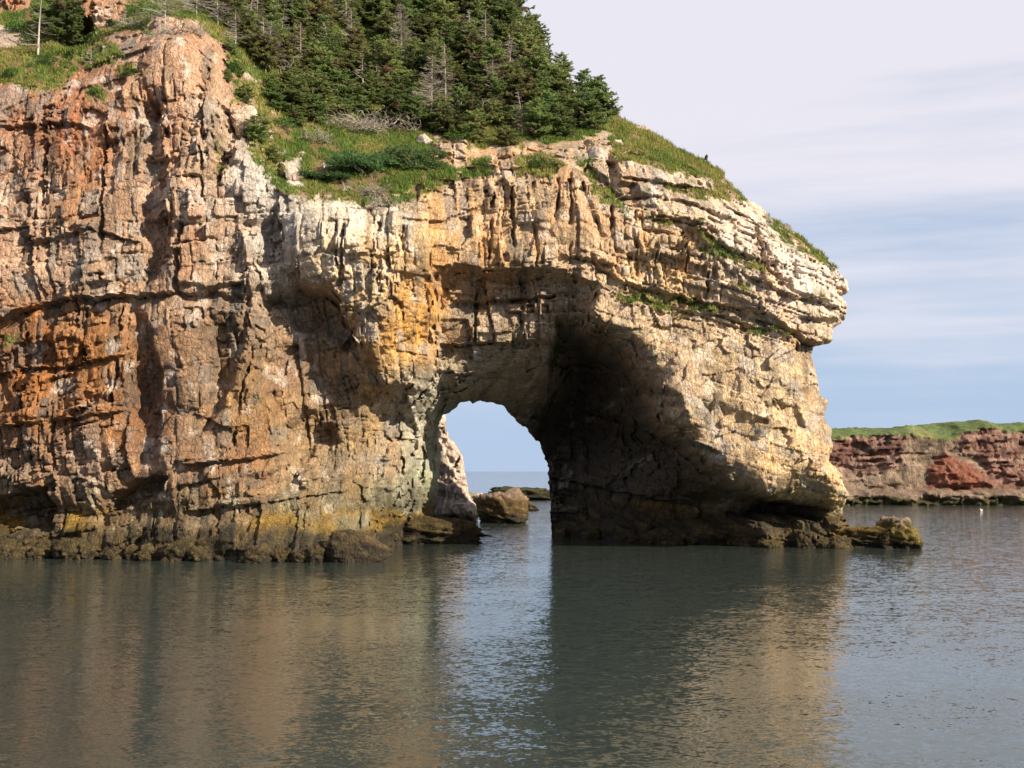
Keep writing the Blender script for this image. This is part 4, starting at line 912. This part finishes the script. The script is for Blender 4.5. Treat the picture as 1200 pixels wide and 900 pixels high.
NAMES = {0: 'full dark green spruce packed into the clifftop wood', 1: 'broad olive tinged spruce packed into the clifftop wood', 2: 'tall green spruce with bare lower trunk in the clifftop wood', 3: 'bushy dark green spruce branched to the ground in the clifftop wood', 4: 'squat brownish spruce packed into the clifftop wood', 5: 'thin brown needled spruce with long bare trunk in the clifftop wood', 6: 'pointed green spruce packed into the clifftop wood', 7: 'low rounded green spruce packed into the clifftop wood'}
for px, py in cand:
    edge = py > 118 + (px - 430) * .12
    west = px < 430
    k = rnd.choice([3, 4, 7, 1, 3]) if edge else (rnd.choice([1, 2, 4, 5, 5, 6, 2, 4]) if west else rnd.choice([0, 0, 1, 2, 3, 3, 6, 5, 7, 4]))
    sc_ = rnd.uniform(.5, .85) if edge else rnd.uniform(.6, 1.2)
    if px > 640: sc_ = rnd.uniform(.72, .95)
    if west: sc_ *= .8
    spruce(px, py, k, sc_, NAMES[k], NAMES[k].replace(' spruce ', ' spruces '))
spruce(73, 57, 1, 1.15, 'lone dark flat topped spruce with bare trunk on the grass ledge above the rusty face', rz=1.)
spruce(706, 142, 7, 1.0, 'rounded green spruce at the edge of the wood on the grass ridge')
spruce(690, 150, 3, .8, 'dense tiered dark spruce above the pale outcrop at the end of the wood')
spruce(285, 120, 7, .42, 'small green spruce bush standing over the pale squarish boulder')
spruce(272, 66, 7, .40, 'small spruce bush on the turf beside the top of the rock pillar')
spruce(300, 165, 7, .62, 'low spreading spruce on the turf gully beside the grey folded rock')
spruce(318, 190, 7, .40, 'little spruce mound on the turf above the grey folded rock')
spruce(672, 78, 2, .55, 'thin spire spruce standing up from the skyline of the wood', sz=1.1)
for px, py, k, s_, lb in [(345,138,3,.95,'big bushy spruce at the foot of the wood above the dead brush'),(372,135,7,1.1,'broad low spruce at the foot of the wood beside the dead brush'),(398,128,3,.9,'dense spruce behind the dead brush at the foot of the wood'),(265,95,7,.3,'tiny spruce seedling on the turf by the rock pillar'),(278,88,7,.34,'second tiny spruce on the turf by the rock pillar')]:
    spruce(px, py, k, s_, lb)
# wind-pruned mats on the knoll
for px, py, d, sd, lb in [(432,207,(4.4,2.6,2.0),71,'flat wind pruned dark green spruce mat on the turf knoll'),(482,198,(3.6,2.4,1.9),72,'second flat spruce mat on the turf knoll behind the larger one'),(375,212,(2.2,1.4,.7),73,'thin green spruce mat creeping over the turf by the knoll edge')]:
    c_ = on_cliff(px, py); a, b_ = shrub_meshes(sd, *d, np.array([.095, .155, .06]), 3600, .22, 'needle')
    thing('spruce_mat', [('crown', a, M_NEEDLE), ('stem', b_, M_DEAD)], (c_.x, c_.y + .5, c_.z), lb, 'shrub')
for px, py, d, sd, lb in [(565,203,(.9,.8,1.3),81,'bright green leafy bush on the ledge beside the pale outcrop'),(630,200,(1.9,1.0,1.2),82,'bright green leafy bush spilling over the ledge above the arch'),(690,196,(.9,.7,.9),83,'green leafy bush in the cleft beside the pale outcrop'),(15,92,(1.0,.8,1.1),84,'green leafy bush on the brow of the rusty face'),(58,78,(1.5,1.0,1.1),85,'leafy green bush under the lone spruce on the grass ledge'),
    (18,38,(1.6,1.2,1.3),95,'green bush below the rock at the very top of the rusty cliff'),(35,52,(1.4,1.0,1.0),96,'bright green bush beside the bare dead trunk'),(112,50,(1.3,1.0,1.1),97,'green bush between the lone spruce and the rock outcrop'),(160,18,(1.6,1.1,1.3),98,'green bush behind the rock outcrop at the clifftop'),(268,84,(1.0,.8,.9),99,'green bush on the turf edge at the shoulder of the rock pillar'),(330,150,(1.6,1.1,1.0),131,'green leafy bush under the big bushy spruce'),(510,212,(1.5,1.0,.9),132,'green leafy bush at the lip of the turf knoll'),(132,32,(.9,.8,.9),86,'small dark bush under the rock outcrop at the top of the cliff'),(156,88,(.8,.6,.8),87,'small round green bush in a notch of the rusty face'),(113,112,(.9,.7,.7),88,'yellow green tuft of bush on a ledge of the rusty face'),(745,142,(1.5,1.2,1.5),89,'dark bush on the bare grass skyline beyond the wood'),(538,166,(1.6,1.0,1.2),90,'bright green leafy bush at the foot of the wood above the knoll'),(820,262,(.5,.4,.5),91,'tiny green bush on the ledge of the pale shoulder'),(80,68,(.9,.7,.8),92,'leafy green bush beside the trunk of the lone spruce'),(598,170,(1.3,.9,1.2),93,'green leafy bush under the wood above the vertical face'),(650,160,(1.4,.9,1.2),94,'dark green leafy bush under the spruces above the arch')]:
    c_ = on_cliff(px, py)
    if c_ is None: continue
    g_ = np.array([.075, .150, .030]) if sd not in (86, 89, 94) else np.array([.05, .085, .035])
    a, b_ = shrub_meshes(sd, *d, g_, 900, .15)
    thing('bush', [('crown', a, M_LEAF), ('stem', b_, M_BARK)], (c_.x, c_.y + .15, c_.z - .1), lb, 'bush')
# dead trees
for px, py, H, rd, sd, dn, tw, lb in [(44,66,8.5,1.8,101,.8,.6,'bare dead trunk with drooping side branches beside the lone spruce'),(106,78,1.9,.9,102,1.,1.,'small bleached dead tree on the brow of the rusty face'),(193,24,5.5,3.0,103,1.6,1.6,'grey twiggy dead tree above the rock pillar'),(470,72,8.0,2.4,104,2.4,2.0,'large grey dead spruce thick with bare twigs in the wood'),(522,122,8.0,2.0,105,1.6,1.2,'bleached leaning dead spruce at the foot of the wood'),(513,50,8.0,1.2,106,1.3,.8,'tall bare dead trunk rising through the green wood'),(276,56,4.5,1.8,107,1.6,1.5,'grey dead tree on the turf beside the rock pillar'),(352,78,5.5,1.6,108,1.3,1.2,'pale dead trunk at the sparse edge of the wood'),(384,70,5.0,1.4,109,1.2,1.2,'pale dead trunk among brown spruces at the sparse edge of the wood'),(300,40,5.0,2.2,110,1.6,1.6,'grey brown dead tree high on the sparse slope'),(330,52,4.5,2.0,111,1.6,1.6,'twiggy brown dead tree beside the brown spruces on the slope'),(230,20,4.5,2.6,112,1.8,1.6,'spreading grey dead tree on the ridge behind the rock pillar'),(425,105,4.5,1.6,113,1.4,1.4,'bleached dead tree over the dead brush'),(598,90,6.0,1.4,114,1.4,1.2,'thin grey dead tree among the dark spruces'),(255,30,5.0,2.4,115,2.,1.8,'twiggy grey dead tree at the western tip of the wood'),(318,22,5.5,2.2,116,2.,1.8,'grey dead tree with level branches high in the sparse wood'),(412,62,6.0,1.8,117,2.,1.6,'bleached dead tree between brown spruces in the wood'),(440,118,4.5,1.6,118,1.8,1.6,'short grey dead tree above the dead brush'),(550,70,7.0,1.8,119,1.8,1.5,'grey dead tree with drooping twigs inside the wood'),(345,100,3.8,1.8,120,2.,1.8,'low spreading dead tree above the bushy spruces')]:
    c_ = on_cliff(px, py)
    if c_ is None: continue
    a, b_ = deadtree(sd, H, rd, .12, dn, tw); DEADM = globals().setdefault('DEADM', []); DEADM.append((a, b_))
    thing('dead_tree', [('branches', a, M_DEAD), ('trunk', b_, M_DEAD)], (c_.x, c_.y + .1, c_.z), lb, 'tree', rz=rnd.uniform(0, 6))
for px, py, d, sd, n, lb in [(400,150,(4.4,1.4,2.0),121,260,'tangle of grey dead brush along the foot of the wood'),(450,152,(3.8,1.4,1.9),122,220,'tangle of grey dead brush behind the spruce mats'),(360,165,(2.6,1.0,1.1),123,90,'thin dead brush at the top of the turf above the grey folded rock'),(425,228,(2.2,1.0,1.6),124,120,'bleached dead roots hanging off the turf brow'),(462,242,(2.0,.8,1.1),125,70,'bleached dead twigs under the spruce mats on the brow'),(540,134,(3.2,1.2,2.4),126,220,'grey dead brush below the leaning dead spruce'),(165,30,(2.2,1.0,1.2),127,90,'dead brush lying on the outcrop behind the rock pillar'),(212,36,(2.4,.9,1.1),128,90,'dead brush capping the top of the rock pillar'),(320,80,(2.2,1.0,1.2),129,80,'dead brush on the sparse slope above the bushy spruces')]:
    c_ = on_cliff(px, py)
    if c_ is None: continue
    o = obj('dead_brush', brush_mesh(sd, *d, n), M_DEAD); o.location = (c_.x, c_.y + .2, c_.z); tag(o, lb, 'brush')
for k in range(16):
    for t_ in range(50):
        px, py = rnd.uniform(250, 640), rnd.uniform(20, 160)
        if float(poly_sd(np.array([px]), np.array([py]), FOREST)[0]) > 6: break
    c_ = on_cliff(px, py); a, b_ = DEADM[(3, 4, 7, 8, 9, 14, 15, 16)[k % 8]]
    thing('dead_tree', [('branches', a, M_DEAD), ('trunk', b_, M_DEAD)], (c_.x, c_.y - .3, c_.z), 'bare grey dead tree standing among the green spruces of the wood', 'tree', 'bare dead trees inside the wood', rnd.uniform(0, 6), rnd.uniform(.75, 1.15))
# grass standing on every turf ledge
rs = np.random.RandomState(9)
gmask = (turf > .55) & front & (VPX > -20) & (VPY > -20) & (VPX < 1010) & (N[:, 2] > .12) & (earth[:, 0] < .5)
gi = np.nonzero(gmask)[0]; gi = gi[rs.rand(len(gi)) < min(1, 22000 / len(gi))]
hi2 = np.nonzero((ht[:, 0] > .5) & (HPX > -20) & (HPY > -20) & (NH[:, 2] > .1) & (he[:, 0] < .55) & (VH[:, 1] < bil(F0s, X_LO, Z_LO, HX * st, VH[:, 0], VH[:, 2]) + 6))[0]
GV = np.concatenate([V[gi], np.repeat(VH[hi2], 2, 0) + rs.normal(size=(2 * len(hi2), 3)) * np.array([.16, .05, .02])]); GC = np.concatenate([gcol[gi], np.repeat(hcol[hi2], 2, 0)]); GA = np.concatenate([nA[gi], np.repeat(hA[hi2], 2)])
nb = 4; idx = np.repeat(np.arange(len(GV)), nb); n = len(idx)
p = GV[idx] + rs.normal(size=(n, 3)) * np.array([.1, .1, .02]); az = rs.uniform(0, 6.28, n); hgt = rs.uniform(.18, .5, n) * (1 + .6 * GA[idx]); ln = rs.normal(size=(n, 2)) * .18 + np.array([-.06, 0])
sd = np.stack([np.cos(az), np.sin(az), 0 * az], 1) * rs.uniform(.03, .07, n)[:, None]
tip = p + np.stack([ln[:, 0], ln[:, 1], hgt], 1); p = p - np.array([0, 0, .05])
gv = np.stack([p - sd, p + sd, tip], 1).reshape(-1, 3)
gc = GC[idx] * rs.uniform(.8, 1.35, n)[:, None] * np.array([1.05, 1.08, .9])
grass = tag(obj('grass', mesh_np('grass', gv, np.arange(3 * n).reshape(-1, 3), np.repeat(gc, 3, 0)), M_GRASS), 'green and straw coloured grass growing on the ledges and slopes of the cliff', 'grass', kind='stuff')

# ------------------------------------------------------------------ birds
def plain(name, c, rough=.6):
    m, nt, b, N_, L_ = mat(name)
    nz_ = N_('ShaderNodeTexNoise'); nz_.inputs['Scale'].default_value = 20; mx = N_('ShaderNodeMix', data_type='RGBA'); mx.inputs['A'].default_value = (*[x * .8 for x in c], 1); mx.inputs['B'].default_value = (*[min(1, x * 1.15) for x in c], 1)
    L_(nz_.outputs['Fac'], mx.inputs['Factor']); L_(mx.outputs['Result'], b.inputs['Base Color']); b.inputs['Roughness'].default_value = rough; return m
M_BROWN, M_WHITE, M_YEL, M_GREY = plain('dark_brown_feathers', (.025, .018, .013)), plain('white_feathers', (.8, .79, .75)), plain('yellow_bill', (.6, .35, .04)), plain('grey_feathers', (.35, .37, .4))
def lathe(name, prof, flat=(1, 1), k=12):
    """profile points (x, z, radius) swept as a smooth body"""
    sp = Soup(); n = len(prof); a = np.arange(k) * 2 * np.pi / k; v = []
    for i, (x, z, r) in enumerate(prof):
        d = np.array(prof[min(i + 1, n - 1)][:2]) - np.array(prof[max(i - 1, 0)][:2]); d = d / (np.linalg.norm(d) + 1e-9)
        for t in a: v.append((x - d[1] * r * math.sin(t) * flat[0], r * math.cos(t) * flat[1], z + d[0] * r * math.sin(t) * flat[0]))
    q = [(i * k + j, i * k + (j + 1) % k, (i + 1) * k + (j + 1) % k, (i + 1) * k + j) for i in range(n - 1) for j in range(k)]
    return mesh_np(name, np.array(v), np.array(q), None, True)
def bird(loc, rz, s, label, dark, wing, perch):
    e = empty('bird', loc, rz, s)
    if perch:
        obj('body', lathe('body', [(-.26,.12,.01),(-.2,.2,.09),(-.1,.36,.16),(.0,.52,.165),(.07,.64,.11),(.1,.70,.075),(.11,.72,.02)]), dark, e)
        hd = obj('head', lathe('head', [(.06,.66,.04),(.09,.72,.085),(.13,.78,.085),(.18,.80,.05),(.2,.80,.02)]), M_WHITE, e)
        obj('bill', lathe('bill', [(.18,.80,.035),(.24,.79,.025),(.26,.75,.005)], k=8), M_YEL, hd)
        obj('tail', lathe('tail', [(-.2,.2,.06),(-.3,.06,.075),(-.36,-.02,.05)], (.3, 1.2)), M_WHITE, e)
        for sg in (-1, 1):
            w = obj('wing', lathe('wing', [(.07,.62,.03),(.0,.5,.12),(-.12,.3,.10),(-.28,.08,.02)], (1, .35)), wing, e); w.location = (0, sg * .14, 0)
            l = obj('leg', lathe('leg', [(.0,.4,.07),(.01,.2,.05),(.02,.06,.02),(.06,-.04,.025)], k=8), dark, e); l.location = (0, sg * .07, 0)
    else:
        obj('body', lathe('body', [(-.24,.1,.01),(-.15,.08,.07),(.0,.07,.1),(.12,.1,.08),(.16,.17,.045),(.17,.2,.03)]), M_WHITE, e)
        hd = obj('head', lathe('head', [(.13,.19,.02),(.15,.23,.05),(.2,.25,.045),(.23,.245,.015)]), M_WHITE, e)
        obj('bill', lathe('bill', [(.22,.245,.014),(.28,.235,.004)], k=6), M_YEL, hd)
        for sg in (-1, 1):
            w = obj('wing', lathe('wing', [(.1,.12,.02),(.0,.12,.07),(-.15,.12,.05),(-.32,.14,.005)], (1, .3)), wing, e); w.location = (0, sg * .075, 0)
    return tag(e, label, 'bird')
for py in range(170, 215):
    c_ = on_cliff(828, py)
    if c_ is not None: break
bird((c_.x, c_.y, c_.z + .3), math.radians(-60), 1.05, 'large dark bird with white head perched on the grass skyline of the shoulder', M_BROWN, M_BROWN, True)
gY = FPX * CAM_H / (598 - 552.)
bird((float(world_xz(1150, 598, gY)[0]), gY, -.02), math.radians(200), 1.5, 'white gull floating on the water off the red headland', M_WHITE, M_GREY, False)
